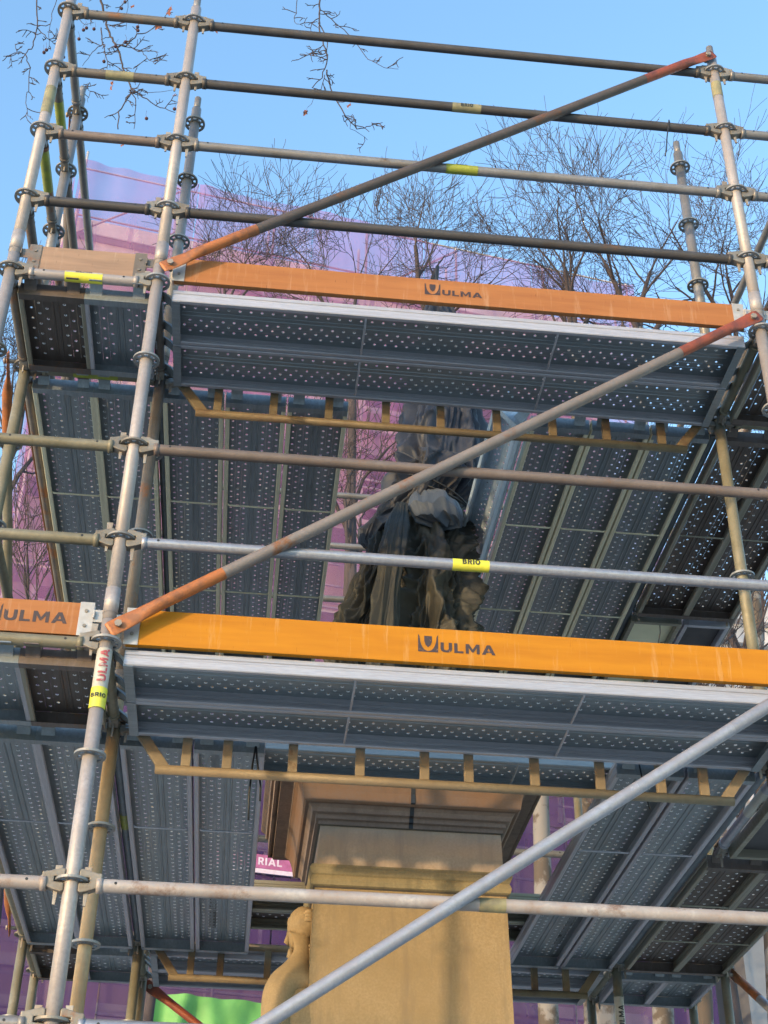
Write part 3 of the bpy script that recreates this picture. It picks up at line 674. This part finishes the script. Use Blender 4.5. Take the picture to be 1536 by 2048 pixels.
square_loft([(.1555, .592), (.163, .597), (.168, .662), (.205, .664), (.206, .675), (.19, .676), (.188, .690), (.30, .692), (.302, .705), (.335, .712), (.36, .735), (.375, .738), (.376, .70), (.46, .60), (.462, .56), (.60, .545)], 'corona', M['stone_dark'], t)

# carved figure on the left face of the shaft
def skinned(name, pts, edges, radii, m_, parent=None, sub=2):
    me = bpy.data.meshes.new(name); me.from_pydata(pts, edges, []); o = bpy.data.objects.new(name, me); col.objects.link(o)
    sk = o.modifiers.new('s', 'SKIN'); sk.use_smooth_shade = True
    for i, r in enumerate(radii): me.skin_vertices[0].data[i].radius = r if isinstance(r, tuple) else (r, r)
    me.skin_vertices[0].data[0].use_root = True
    sb = o.modifiers.new('b', 'SUBSURF'); sb.levels = sub; sb.render_levels = sub
    dg = bpy.context.evaluated_depsgraph_get(); m2 = bpy.data.meshes.new_from_object(o.evaluated_get(dg))
    bpy.data.objects.remove(o); m2.materials.clear(); m2.materials.append(m_); m2.polygons.foreach_set('use_smooth', [True]*len(m2.polygons))
    o = bpy.data.objects.new(name, m2); col.objects.link(o)
    if parent: o.parent = parent
    return o
def A(px, py, Y): return tuple(at(px, py, Y))
P = [A(588, 2330, 1.62), A(590, 2180, 1.66), A(594, 2080, 1.68), A(598, 1995, 1.70), A(600, 1950, 1.73), A(600, 1915, 1.77), A(600, 1885, 1.78), A(598, 1858, 1.78),
     A(564, 1962, 1.64), A(552, 2020, 1.60), A(550, 2110, 1.57), A(556, 2200, 1.50),
     A(634, 1975, 1.68), A(646, 2050, 1.68), A(652, 2160, 1.64),
     A(587, 1878, 1.77), A(585, 1900, 1.77)]
Ed = [(0, 1), (1, 2), (2, 3), (3, 4), (4, 5), (5, 6), (6, 7), (4, 8), (8, 9), (9, 10), (10, 11), (4, 12), (12, 13), (13, 14), (6, 15), (15, 16)]
Rr = [.17, .15, .140, .135, .105, .042, .048, .078, .092, .078, .066, .055, .066, .058, .050, .046, .028]
t = empty('carved_stone_figure', A(590, 2330, 1.7)); t.location.z = -4.47
tag(t, 'carved stone figure with bowed head and bare back on the left of the pedestal', 'stone figure')
o = skinned('body', P, Ed, Rr, M['stone'], None); 
dm = o.data
for v in dm.vertices:
    u, vv = pix(v.co)
    k = math.exp(-((u-603)/7)**2)*max(0, min(1, (vv-1950)/30)); v.co.y += .022*k*(1 if v.co.y < 1.62 else 0)   # furrow of the spine
    v.co += Vector((0, 0, 1))*noise.noise(v.co*18)*.004
o.parent = t; o.matrix_parent_inverse = Matrix.Translation(-t.location)
b = MB(); hc = Vector(A(603, 1856, 1.79)); vs = []; fs = []; nu, nv = 28, 16     # carved hair: cap with a knot
for i in range(nv+1):
    for j in range(nu):
        th = math.pi*i/nv; ph = 2*math.pi*j/nu; r = Vector((math.sin(th)*math.cos(ph)*.082, math.sin(th)*math.sin(ph)*.09, math.cos(th)*.088))
        r *= 1+.05*math.sin(ph*7+th*9)+.05*noise.noise(r*30); vs.append(hc+Vector((.012, .0, .012))+r)
for i in range(nv):
    for j in range(nu): fs.append((i*nu+j, i*nu+(j+1) % nu, (i+1)*nu+(j+1) % nu, (i+1)*nu+j))
b.add(vs, fs, True)
for k in range(3):
    pts = []
    for j in range(17):
        a = math.pi*(.1+1.35*j/16); pts.append(hc+Vector((math.cos(a)*(.088-.006*k)*-.6+.03, -.070+.02*math.sin(a*3), math.sin(a)*(.06+.02*k)-.045)))
    b.tube(pts, [.006+.008*math.sin(math.pi*j/16) for j in range(17)], 8)
o = b.build('carved_hair', M['stone']); o.parent = t; o.matrix_parent_inverse = Matrix.Translation(-t.location)
b = MB()   # nose and chin
b.tube([A(578, 1868, 1.76), A(573, 1884, 1.76), A(579, 1890, 1.77)], [.010, .014, .009], 10); b.tube([A(582, 1900, 1.77), A(579, 1910, 1.77), A(592, 1916, 1.78)], [.014, .018, .022], 10)
o = b.build('carved_face', M['stone']); o.parent = t; o.matrix_parent_inverse = Matrix.Translation(-t.location)

# ------------------------------------------------------------------ wrapped statue
def drape(name, rings, m_, parent, pleats=9, amp=.12, tw=1.0, seed=0, nu=200, nv=190, crease=.02, quilt=0, vz=1):
    """rings: (px_left, px_right, py, Y, depth ratio) top to bottom; cloth hung between them"""
    K = []
    for l, r, py, Y, dr in rings:
        a, c = at(l, py, Y), at(r, py, Y); K.append(((a+c)/2, (c-a).length/2, (c-a).length/2*dr))
    vs = []; fs = []
    for i in range(nv+1):
        f = i/nv*(len(K)-1); k = min(int(f), len(K)-2); s_ = f-k; s_ = s_*s_*(3-2*s_)*.5+s_*.5
        c = K[k][0].lerp(K[k+1][0], s_); rx = K[k][1]*(1-s_)+K[k+1][1]*s_; ry = K[k][2]*(1-s_)+K[k+1][2]*s_
        for j in range(nu):
            a = 2*math.pi*j/nu; q = Vector((math.cos(a), math.sin(a), 0))
            p3 = Vector((q.x*2.2+seed, q.y*2.2, c.z*.9)); wob = noise.noise(p3)
            def rg(x, y, z, e=1.6): return (1-min(1, abs(noise.noise(Vector((x, y, z))))*2.4))**e
            f1 = rg(q.x*pleats*.30+seed+c.z*tw*.35, q.y*pleats*.30, c.z*vz*.55+seed)
            f2 = rg(q.x*pleats*.75+seed*2-c.z*tw*.8, q.y*pleats*.75, c.z*vz*1.3)
            d = 1+amp*(f1*1.1+f2*.45-1.15)+.07*wob
            f3 = rg(q.x*2.5+seed, q.y*2.5, c.z*(4+quilt*140)+noise.noise(Vector((q.x*2, q.y*2, c.z*2)))*1.5, 2.5); d += crease*2.2*f3*(.4+wob)
            if quilt: d += quilt*(abs(math.sin(c.z*26+noise.noise(Vector((q.x*2, q.y*2, c.z)))*4+q.x*2))**.6-.6)
            d += .012*noise.noise(Vector((q.x*9, q.y*9, c.z*14)))
            vs.append(c+Vector((q.x*rx*d, q.y*ry*d, .05*noise.noise(Vector((q.x*3, q.y*3, c.z*4+seed))))))
    for i in range(nv):
        for j in range(nu): fs.append((i*nu+j, i*nu+(j+1) % nu, (i+1)*nu+(j+1) % nu, (i+1)*nu+j))
    b = MB(); b.add(vs, fs, True); fs2 = [tuple(range(nu)), tuple(nv*nu+k for k in range(nu))]; b.f += fs2; b.sm += [False, False]
    o = b.build(name, m_); o.parent = parent; o.matrix_parent_inverse = Matrix.Translation(-parent.location); return o
t = empty('wrapped_statue', (1.43, 2.05, .6)); tag(t, 'tall statue wrapped in navy and dark olive covers standing above the pedestal', 'wrapped statue')
Y = 2.05
drape('upper_cover', [(868, 884, 590, Y, 1), (850, 905, 620, Y, 1), (832, 935, 680, Y, .9), (822, 958, 760, Y, .85), (815, 966, 815, Y, .85), (800, 975, 870, Y, .85), (792, 974, 915, Y, .85), (790, 978, 950, Y, .9), (800, 970, 985, Y, .8), (826, 930, 1008, Y, .6)], M['navy'], t, 6, .30, 2.2, 1.3, crease=.05, vz=1.3)
drape('waist_cover', [(800, 900, 925, Y-.02, .9), (775, 965, 950, Y-.03, .95), (768, 950, 985, Y-.03, .95), (772, 920, 1010, Y-.02, .9), (750, 880, 1040, Y, .8), (712, 830, 1065, Y, .8), (715, 780, 1085, Y, .7), (735, 765, 1098, Y, .5)], M['navy_dark'], t, 5, .36, 3.5, 4.1, crease=.05, vz=2.5)
drape('lower_cover', [(800, 890, 1000, Y+.02, .7), (785, 925, 1020, Y, .8), (770, 938, 1060, Y, .85), (765, 948, 1120, Y, .85), (762, 958, 1180, Y, .85), (755, 962, 1240, Y, .85), (745, 962, 1310, Y, .85), (720, 960, 1400, Y, .85), (700, 958, 1500, Y, .85)], M['olive'], t, 6.5, .42, 3.0, 7.7, crease=.09, quilt=.06, vz=2.8)
drape('hood_edge', [(828, 872, 985, Y-.16, .5), (815, 915, 1000, Y-.20, .55), (812, 922, 1018, Y-.22, .6), (826, 926, 1040, Y-.22, .5), (868, 925, 1052, Y-.20, .4)], M['greyblue'], t, 3, .10, 1.5, 2.2, 90, 60)
drape('side_cover', [(752, 790, 1030, Y-.05, .8), (742, 800, 1080, Y-.05, .9), (726, 800, 1130, Y-.05, .9), (704, 790, 1175, Y-.05, .9), (690, 790, 1215, Y-.05, .9), (655, 790, 1260, Y-.05, .9), (640, 800, 1400, Y-.05, .9), (660, 800, 1500, Y-.05, .9)], M['olive_dark'], t, 8, .5, 3.2, 3.3, crease=.09, vz=3)
drape('front_fold', [(790, 815, 1010, Y-.25, .6), (770, 820, 1050, Y-.30, .5), (756, 815, 1100, Y-.32, .5), (750, 806, 1160, Y-.32, .5), (735, 800, 1250, Y-.32, .5), (720, 800, 1400, Y-.32, .5)], M['olive_dark'], t, 4, .3, 2.4, 9.1, 110, 90, .04)
b = MB(); b.tube([A(872, 640, Y), A(873, 560, Y), A(875, 533, Y)], .014, 10); o = b.build('raised_tip', M['black']); o.parent = t; o.matrix_parent_inverse = Matrix.Translation(-t.location)
b = MB()
for k, (l, r, py) in enumerate(((786, 932, 1006), (790, 928, 1012))):
    pts = []; a0, c0 = at(l, py, Y), at(r, py, Y); cc = (a0+c0)/2; rx = (c0-a0).length/2+.02
    for j in range(33):
        an = 2*math.pi*j/32; pts.append(cc+Vector((math.cos(an)*rx, math.sin(an)*rx*.95, .03*math.sin(an*2+k)-.06*math.cos(an))))
    b.tube(pts, .006, 6, False)
o = b.build('tie_rope', M['black']); o.parent = t; o.matrix_parent_inverse = Matrix.Translation(-t.location)

# ------------------------------------------------------------------ dangling ties
def cable(pts, r, label, m_='black', nm='tie_wire'):
    b = MB(); b.tube(pts, r, 6); tag(b.build(nm, M[m_]), label, 'wire')
yy = .79
cable([A(512, 1488, yy), A(505, 1530, yy), A(498, 1590, yy), A(497, 1640, yy)], .0045, 'black wire hanging from the lattice beam, left one of the pair')
cable([A(512, 1488, yy), A(514, 1520, yy), A(521, 1570, yy), A(520, 1602, yy)], .0045, 'black wire hanging from the lattice beam, right one of the pair')
cable([A(1278, 1528, yy), A(1284, 1555, yy), A(1288, 1580, yy), A(1300, 1618, yy)], .004, 'black wire dangling at the right end of the lattice beam')
cable([A(1345, 262, .0), A(1338, 240, -.03), A(1334, 275, -.03), A(1333, 300, -.03), A(1330, 312, -.03)], .0035, 'thin black tie hanging from the second rail near the right post')

# ------------------------------------------------------------------ netted building behind
B0 = Vector((-4.2, 17.5, 0)); B1 = Vector((9.0, 19.8, 0)); BU = (B1-B0).normalized(); BA = math.atan2(BU.y, BU.x); BL = (B1-B0).length; GZ = -4.47
def building(loc, ang, ln, dep, top, m_, label, cols_, rows, fh=3.1, trim='wall_pale', win=(1.0, 1.7), first=3.4, margin=1.2):
    t = empty('building', (loc[0], loc[1], GZ), ang); tag(t, label, 'building')
    H = top-GZ; b = MB(); b.box((0, 0, 0), (ln, dep, H)); b.build('wall', M[m_], t)
    b = MB(); b.box((-.35, -.35, H), (ln+.35, dep+.35, H+.45)); b.box((-.15, -.15, H-.5), (ln+.15, -.001, H-.001)); b.build('cornice', M[trim], t)
    fr = MB(); gl = MB(); 
    for r in range(rows):
        z = first+r*fh
        b = MB(); b.box((-.05, -.10, z-.75), (ln+.05, -.003, z-.55)); b.build('string_course', M[trim], t)
        for c in range(cols_):
            x = margin+(ln-2*margin)*c/(cols_-1) if cols_ > 1 else ln/2
            f = MB()
            wd, hh = win
            f.box((x-wd/2-.14, -.07, z-.12), (x+wd/2+.14, -.002, z-.002)); f.box((x-wd/2-.12, -.06, z), (x-wd/2, -.002, z+hh)); f.box((x+wd/2, -.06, z), (x+wd/2+.12, -.002, z+hh)); f.box((x-wd/2-.12, -.08, z+hh+.001), (x+wd/2+.12, -.002, z+hh+.18))
            f.box((x-.03, -.045, z), (x+.03, -.012, z+hh)); f.box((x-wd/2, -.045, z+hh*.62), (x-.031, -.012, z+hh*.62+.05)); f.box((x+.031, -.045, z+hh*.62), (x+wd/2, -.012, z+hh*.62+.05))
            w_ = f.build('window', M[trim], t); p = MB(); p.box((x-wd/2, -.010, z), (x+wd/2, -.004, z+hh)); p.build('pane', M['window'], w_)
    return t, H
nrm = Vector((BU.y, -BU.x, 0))
bl = B0-nrm*1.3
building(bl, BA, BL-.4, 11, 20.75, 'wall_pink', 'tall plaster building behind the purple netting', 6, 7)
# its scaffold
t = empty('facade_scaffold', (B0.x, B0.y, GZ), BA); tag(t, 'builders scaffold standing between the plaster building and the purple netting', 'scaffold')
nb = 6; H = 22-GZ
for i in range(nb+1):
    x = .1+(BL-.2)*i/nb
    b = MB()
    for y in (.10, .85): b.tube([(x, y, 0), (x, y, H-.05+(.5 if i in (0,) else 0))], .03, 6)
    for k in range(1, 13): b.tube([(x, .1, 2*k), (x, .85, 2*k)], .025, 6, False)
    b.build('frame', M['far_tube'], t)
for k in range(1, 14):
    z = 2*k-.1 if k < 13 else H-.1
    b = MB(); 
    for dz in (0, .5, 1.0): 
        if z+dz < H: b.tube([(0, .10, z+dz), (BL, .10, z+dz)], .025, 6, False)
    b.build('guard_rail', M['far_tube'], t)
    if k < 12: b = MB(); b.box((0, .15, z-.08), (BL, .80, z-.02)); b.build('deck', M['wall_pale' if k in (4, 8) else 'far_tube'], t)
for i in (0, 3, 5):
    b = MB(); x = .1+(BL-.2)*i/nb; b.tube([(x, .07, H-2.2), (x+(BL-.2)/nb, .07, H-.2)], .025, 6); b.build('diagonal', M['far_tube'], t)
# netting sheets
def net(u0, u1, z0, z1, label, out=.06, seed=0, face=0, mk='net'):
    nx, nz = 26, 70; vs = []; fs = []
    for i in range(nz+1):
        for j in range(nx+1):
            u = u0+(u1-u0)*j/nx; z = z0+(z1-z0)*i/nz
            sag = -.10*abs(math.sin(math.pi*z/2))**.7*abs(math.sin(math.pi*(j/nx)*1))+.06*noise.noise(Vector((u*1.3, z*.9, seed)))+.14*noise.noise(Vector((u*2.6, z*.22, seed+5)))
            if i == nz: z -= .10*math.sin(math.pi*j/nx)
            vs.append((u, -out-sag*.6-.05, z) if face == 0 else (-out-.05-sag*.6, u, z))
    for i in range(nz):
        for j in range(nx):
            a = i*(nx+1)+j; fs.append((a, a+1, a+nx+2, a+nx+1))
    b = MB(); b.add(vs, fs, True); o = b.build('scaffold_netting', M[mk]); o.location = (B0.x, B0.y, 0); o.rotation_euler = (0, 0, BA)
    tag(o, label, 'netting', 'purple safety netting on the building behind')
ws = BL/5
nl = ['leftmost', 'second from left', 'middle', 'fourth from left', 'rightmost']
for i in range(5):
    net(i*ws+.01, (i+1)*ws-.01, 10.02, 22-(.0 if i < 3 else .25), f"pinkish mauve netting sheet on the upper building front, {nl[i]} one", seed=i*3.1)
    net(i*ws+.01, (i+1)*ws-.01, GZ+.3, 10, f"shade-toned violet netting sheet on the lower building front, {nl[i]} one", seed=i*3.1, mk='net_low')
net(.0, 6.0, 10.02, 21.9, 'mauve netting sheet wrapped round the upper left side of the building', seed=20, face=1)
net(.0, 6.0, GZ+.3, 10, 'shade-toned violet netting sheet wrapped round the lower left side of the building', seed=20, face=1, mk='net_low')
# sign strip and banner hanging on the net
def on_front(px, py, off=.2):
    d = _F+_R*((px-768)/F_PX)-_U*((py-1024)/F_PX); o = B0+nrm*off
    k = (o-CAM).dot(nrm)/d.dot(nrm); return CAM+d*k
a = on_front(430, 1712); c = on_front(640, 1722)
t = empty('shop_sign', a, BA); tag(t, 'pink-red sign strip with white letters and white edge on the netted building', 'sign')
ln = (c-a).xy.length; b = MB(); b.box((0, 0, -.12), (ln, .03, .12)); b.build('sign_board', M['sign_red'], t)
b = MB(); b.box((0, -.002, -.20), (ln, .03, -.125)); b.build('white_edge', M['sign_white'], t)
vs, fs = text_geo('RIAL', .13); x0 = (on_front(517, 1716)-a).xy.length
b = MB(); b.add([(x0+x, -.004, y-.06) for x, y, z in vs], fs); b.build('lettering', M['sign_white'], t)
a = on_front(312, 1984, .3); c = on_front(660, 2018, .3)
b = MB(); nx, nz = 60, 30; vs = []; fs = []; wdt = (c-a).xy.length
for i in range(nz+1):
    for j in range(nx+1):
        u = j/nx; v = i/nz; k = (1-.15*v)
        vs.append((u*wdt-.15*v, .07*math.sin(u*26+v*7+2*noise.noise(Vector((u*4, v*3, 2))))*(.3+v)+.12*noise.noise(Vector((u*9, v*4, 0))), -v*2.6+(c.z-a.z)*u))
for i in range(nz):
    for j in range(nx): q = i*(nx+1)+j; fs.append((q, q+1, q+nx+2, q+nx+1))
b.add(vs, fs, True); o = b.build('tarpaulin', M['green']); o.location = a; o.rotation_euler = (0, 0, BA)
tag(o, 'bright green tarpaulin hanging low in front of the purple netting', 'tarpaulin')
# neighbours
building((-15.6, 19.2), .05, 10.0, 9, 15.0, 'wall_red', 'dark red building with window rows left of the purple netting', 5, 5)
building((10.6, 22.5), .12, 15, 10, 14.0, 'wall_grey', 'grey stone building right of the purple netting', 7, 5)

# ------------------------------------------------------------------ trees
def grow(b, p, d, ln, r, depth, rng, up=.25, spread=.6, minr=.004, stats=None):
    n = 4 if depth > 2 else 3; pts = [p]; rs = [r]; q = Vector(p); dd = Vector(d)
    for i in range(n):
        dd = (dd+Vector((rng.gauss(0, .11), rng.gauss(0, .11), rng.gauss(0, .08)+up*.12))).normalized(); q = q+dd*ln/n
        pts.append(q.copy()); rs.append(max(minr, r*(1-.42*(i+1)/n)))
    b.tube(pts, rs, 8 if r > .04 else (5 if r > .015 else 3), False)
    if depth == 0: return
    k = {6: 3, 5: 3, 4: 3, 3: 4, 2: 3, 1: 2}[depth]
    for i in range(k):
        f = (.35+.65*(i+1)/k) if depth < 6 else .6+.4*(i+1)/k
        idx = min(int(f*n), n-1); base = pts[idx].lerp(pts[idx+1], f*n-idx) if idx < n else pts[-1]
        ax = dd.orthogonal().normalized(); ax = Matrix.Rotation(rng.uniform(0, 6.283), 3, dd) @ ax
        ang = rng.uniform(.5, 1.15)*spread*1.35 if i < k-1 else rng.uniform(.05, .3)
        nd = (Matrix.Rotation(ang, 3, ax) @ dd); nd = (nd+Vector((0, 0, up*.35))).normalized()
        grow(b, base, nd, ln*rng.uniform(.58, .86), max(minr, rs[min(idx+1, n)]*rng.uniform(.55, .74)), depth-1, rng, up, spread, minr)
def tree(px, py, Y, fork_py, ln, r, seed, label, pale=True, depth=5, lean=0, nl=4, up=.3, bx=None):
    rng = random.Random(seed); top = at(px, py, Y); fork = at(px+lean, fork_py, Y); base = Vector((at(bx, 2040, Y).x if bx else top.x, Y, GZ))
    t = empty('bare_tree', base); tag(t, label, 'tree', 'bare winter trees behind the scaffold')
    b = MB(); pts = []; n = 9
    for i in range(n+1):
        f = i/n; q = base.lerp(fork, f)+Vector((math.sin(f*5+seed)*.10, math.cos(f*4+seed)*.12, 0))*f; pts.append(q-base)
    b.tube(pts, [r*(1.15-.5*i/n) for i in range(n+1)], 12); b.build('trunk', M['bark_pale' if pale else 'bark'], t)
    b = MB(); f0 = pts[-1]
    for k in range(nl):
        a = 2*math.pi*k/nl+rng.uniform(-.5, .5); sp = rng.uniform(.35, .65)
        grow(b, f0-Vector((0, 0, rng.uniform(0, .8))), Vector((math.cos(a)*sp, math.sin(a)*sp, 1)).normalized(), ln*rng.uniform(.8, 1.1), r*.42, depth, rng, up)
    grow(b, f0, Vector((0, 0, 1)), ln, r*.4, depth, rng, up)
    b.build('branches', M['bark'], t)
tree(860, 1700, 12.5, 640, 1.35, .13, 11, 'bare tree rising behind the middle of the long orange board', nl=3)
tree(700, 1300, 11.0, 660, 1.15, .09, 23, 'slender bare tree just right of the left inner posts', False, nl=3)
tree(470, 1500, 13.5, 620, 1.2, .07, 31, 'bare tree rising left of centre in front of the netting', False, bx=268, nl=3)
tree(1140, 1700, 12.0, 660, 1.35, .13, 47, 'bare tree right of centre with dense upright twigs', nl=3)
tree(1270, 1990, 11.5, 650, 1.5, .13, 53, 'bare tree just left of the right inner posts', nl=3)
tree(1470, 1990, 13.0, 720, 1.65, .13, 61, 'bare tree at the right edge behind the posts', nl=3)
tree(1075, 1700, 9.5, 1250, 1.3, .12, 71, 'pale trunked plane tree right behind the pedestal', True, 4)
tree(1185, 2040, 8.5, 1560, 1.2, .13, 83, 'mottled plane tree under the rear right of the lower deck', True, 4, 20)
tree(1350, 2040, 10.5, 1400, 1.5, .12, 97, 'yellow rimmed plane trunk below the rear right corner', True, 4, 30)
tree(20, 1300, 12.0, 950, 1.5, .10, 101, 'bare tree at the far left edge', False)
tree(75, 1500, 8.5, 1330, 1.3, .06, 113, 'thin bare sapling left of the left deck planks', False, 4)
tree(720, 1500, 9.0, 1050, 1.2, .07, 119, 'slender dark stem seen just left of the wrapped statue', False, 4)
tree(1440, 2000, 10.0, 1800, 1.5, .11, 131, 'bare grey tree with spreading twigs beside the lower right corner', False, 5)
tree(1500, 1700, 16.0, 1330, 2.0, .13, 127, 'bare tree in front of the grey stone building', False)

# ------------------------------------------------------------------ twigs hanging in from above
def twig(name_label, lines, balls, leaves, Y, seed):
    rng = random.Random(seed); o0 = at(*lines[0][0][:2], Y); t = empty('plane_tree_branch', o0); tag(t, name_label, 'branch', 'plane tree twigs hanging into the top of the view')
    b = MB()
    def rel(px, py, dy=0): return at(px, py, Y+dy)-o0
    def side(p, d, ln, dep):
        pts = [p]; q = p.copy(); dd = d.copy()
        for i in range(4): dd = (dd+Vector((rng.gauss(0, .3), rng.gauss(0, .2), rng.gauss(0, .3)))).normalized(); q = q+dd*ln/4; pts.append(q.copy())
        b.tube(pts, [.0032, .003, .0028, .0025, .0022], 4, False)
        if dep: 
            for i in (1, 2, 3):
                if rng.random() < .75: side(pts[i], (dd+Vector((rng.gauss(0, .8), 0, rng.gauss(0, .8)))).normalized(), ln*.45, dep-1)
    for ln_, r in lines and [(l[:-1], l[-1]) for l in lines]:
        P_ = [rel(x, y, noise.noise(Vector((x*.01, y*.01, seed)))*.15) for x, y in ln_]; Q = []
        for i in range(len(P_)-1):
            for k in range(4):
                f = k/4; Q.append(P_[i].lerp(P_[i+1], f)+Vector((rng.gauss(0, .004), rng.gauss(0, .004), rng.gauss(0, .004))))
        Q.append(P_[-1]); n = len(Q); b.tube(Q, [r*(1-.6*i/n) for i in range(n)], 6)
        for i in range(1, n-1):
            if rng.random() < .42:
                d = (Q[i+1]-Q[i]).normalized(); s = rng.choice((-1, 1)); pd = Vector((-d.z*s, 0, d.x*s)); side(Q[i], (d*.5+pd).normalized(), rng.uniform(.05, .16), 1)
    b.build('twigs', M['bark'], t)
    for x, y in balls:
        c = rel(x, y); m_ = MB(); vs = []; fs = []
        for i in range(9):
            for j in range(12):
                th = math.pi*i/8; ph = 2*math.pi*j/12; rr = .0125*(1+.08*rng.random()); vs.append(c+Vector((math.sin(th)*math.cos(ph), math.sin(th)*math.sin(ph), math.cos(th)))*rr)
        for i in range(8):
            for j in range(12): fs.append((i*12+j, i*12+(j+1) % 12, (i+1)*12+(j+1) % 12, (i+1)*12+j))
        m_.add(vs, fs, True); m_.tube([c, c+Vector((rng.uniform(-.01, .01), 0, .04)), c+Vector((rng.uniform(-.02, .02), 0, .085))], .0012, 4); m_.build('seed_ball', M['seed'], t)
    for x, y, s in leaves:
        c = rel(x, y); m_ = MB(); star = []; n = 18
        for k in range(n):
            a = 2*math.pi*k/n; rr = s*(.55+.45*abs(math.cos(a*2.5)))*(1.2 if abs(a-math.pi*1.5) < .5 else .9); star.append(Vector((rr*math.cos(a)*.7, .3*rr*math.sin(a*3)*.5, rr*math.sin(a))))
        rt = Matrix.Rotation(rng.uniform(-.7, .7), 3, 'Y') @ Matrix.Rotation(rng.uniform(-.8, .8), 3, 'Z')
        m_.add([c]+[c+rt @ q for q in star], [(0, k+1, (k+1) % n+1) for k in range(n)]); m_.tube([c, c+Vector((.01, 0, s*1.4))], .0012, 4); m_.build('dry_leaf', M['leaf'], t)
twig('thin bare twig hanging in at the top left corner', [[(80, -160), (76, -40), (73, 0), (74, 55), (66, 92), (50, 107), (28, 106), (5, 122), .0065], [(74, 55), (95, 75), (112, 90), .004], [(50, 107), (60, 135), (58, 175), (52, 200), (55, 232), (66, 240), .004], [(35, 105), (30, 88), .003], [(125, -30), (105, 20), (98, 60), (96, 100), .0035]],
     [(93, 100), (88, 105)], [], 1.7, 1)
twig('forked plane tree branch with seed balls above the upper left rail', [[(195, -180), (200, -60), (203, 0), (212, 40), (222, 72), (233, 93), (245, 125), (250, 145), (262, 175), (258, 192), (238, 225), (236, 258), .010],
     [(233, 93), (250, 92), (275, 70), (305, 57), .007], [(305, 57), (325, 40), (340, 15), .004], [(262, 175), (285, 195), (320, 216), (350, 225), .0055], [(260, 180), (272, 200), (268, 258), .0045], [(200, 55), (206, 88), (214, 118), (214, 138), .005], [(206, 84), (185, 105), (165, 132), .0035], [(250, 88), (285, 105), (298, 120), (312, 128), .0035], [(180, 165), (168, 172), (180, 182), (176, 205), .003], [(150, 30), (170, 50), (188, 45), .003], [(245, -60), (255, 0), (252, 60), .003], [(262, 175), (300, 186), (345, 180), .003]],
     [(243, 17), (250, 4), (167, 60), (173, 56), (188, 58), (158, 78), (275, 54), (276, 61), (251, 84), (231, 93), (208, 123), (293, 237), (349, 218), (127, 114)], [(339, 22, .05), (318, 52, .045), (224, 166, .022), (222, 176, .022), (265, 13, .022), (245, 290, .02), (432, 62, .025), (348, 190, .015)], 1.75, 2)
twig('long bare branch with two dry leaves hanging left of centre', [[(648, -170), (645, -50), (640, 0), (638, 28), (640, 55), (652, 100), (654, 125), (645, 155), (625, 175), .008],
     [(640, 45), (655, 85), (652, 115), .005], [(652, 140), (662, 175), (690, 232), (715, 258), (740, 252), (765, 245), .0055], [(640, 20), (670, 45), (705, 75), (735, 118), (768, 135), (797, 138), .004], [(600, -40), (592, 20), (588, 45), (606, 52), .0035], [(654, 120), (630, 108), (612, 105), .0035], [(690, 232), (705, 240), (700, 255), (735, 280), .003], [(648, 150), (642, 180), (615, 215), .003]],
     [], [(611, 225, .032), (698, 211, .026)], 1.6, 3)
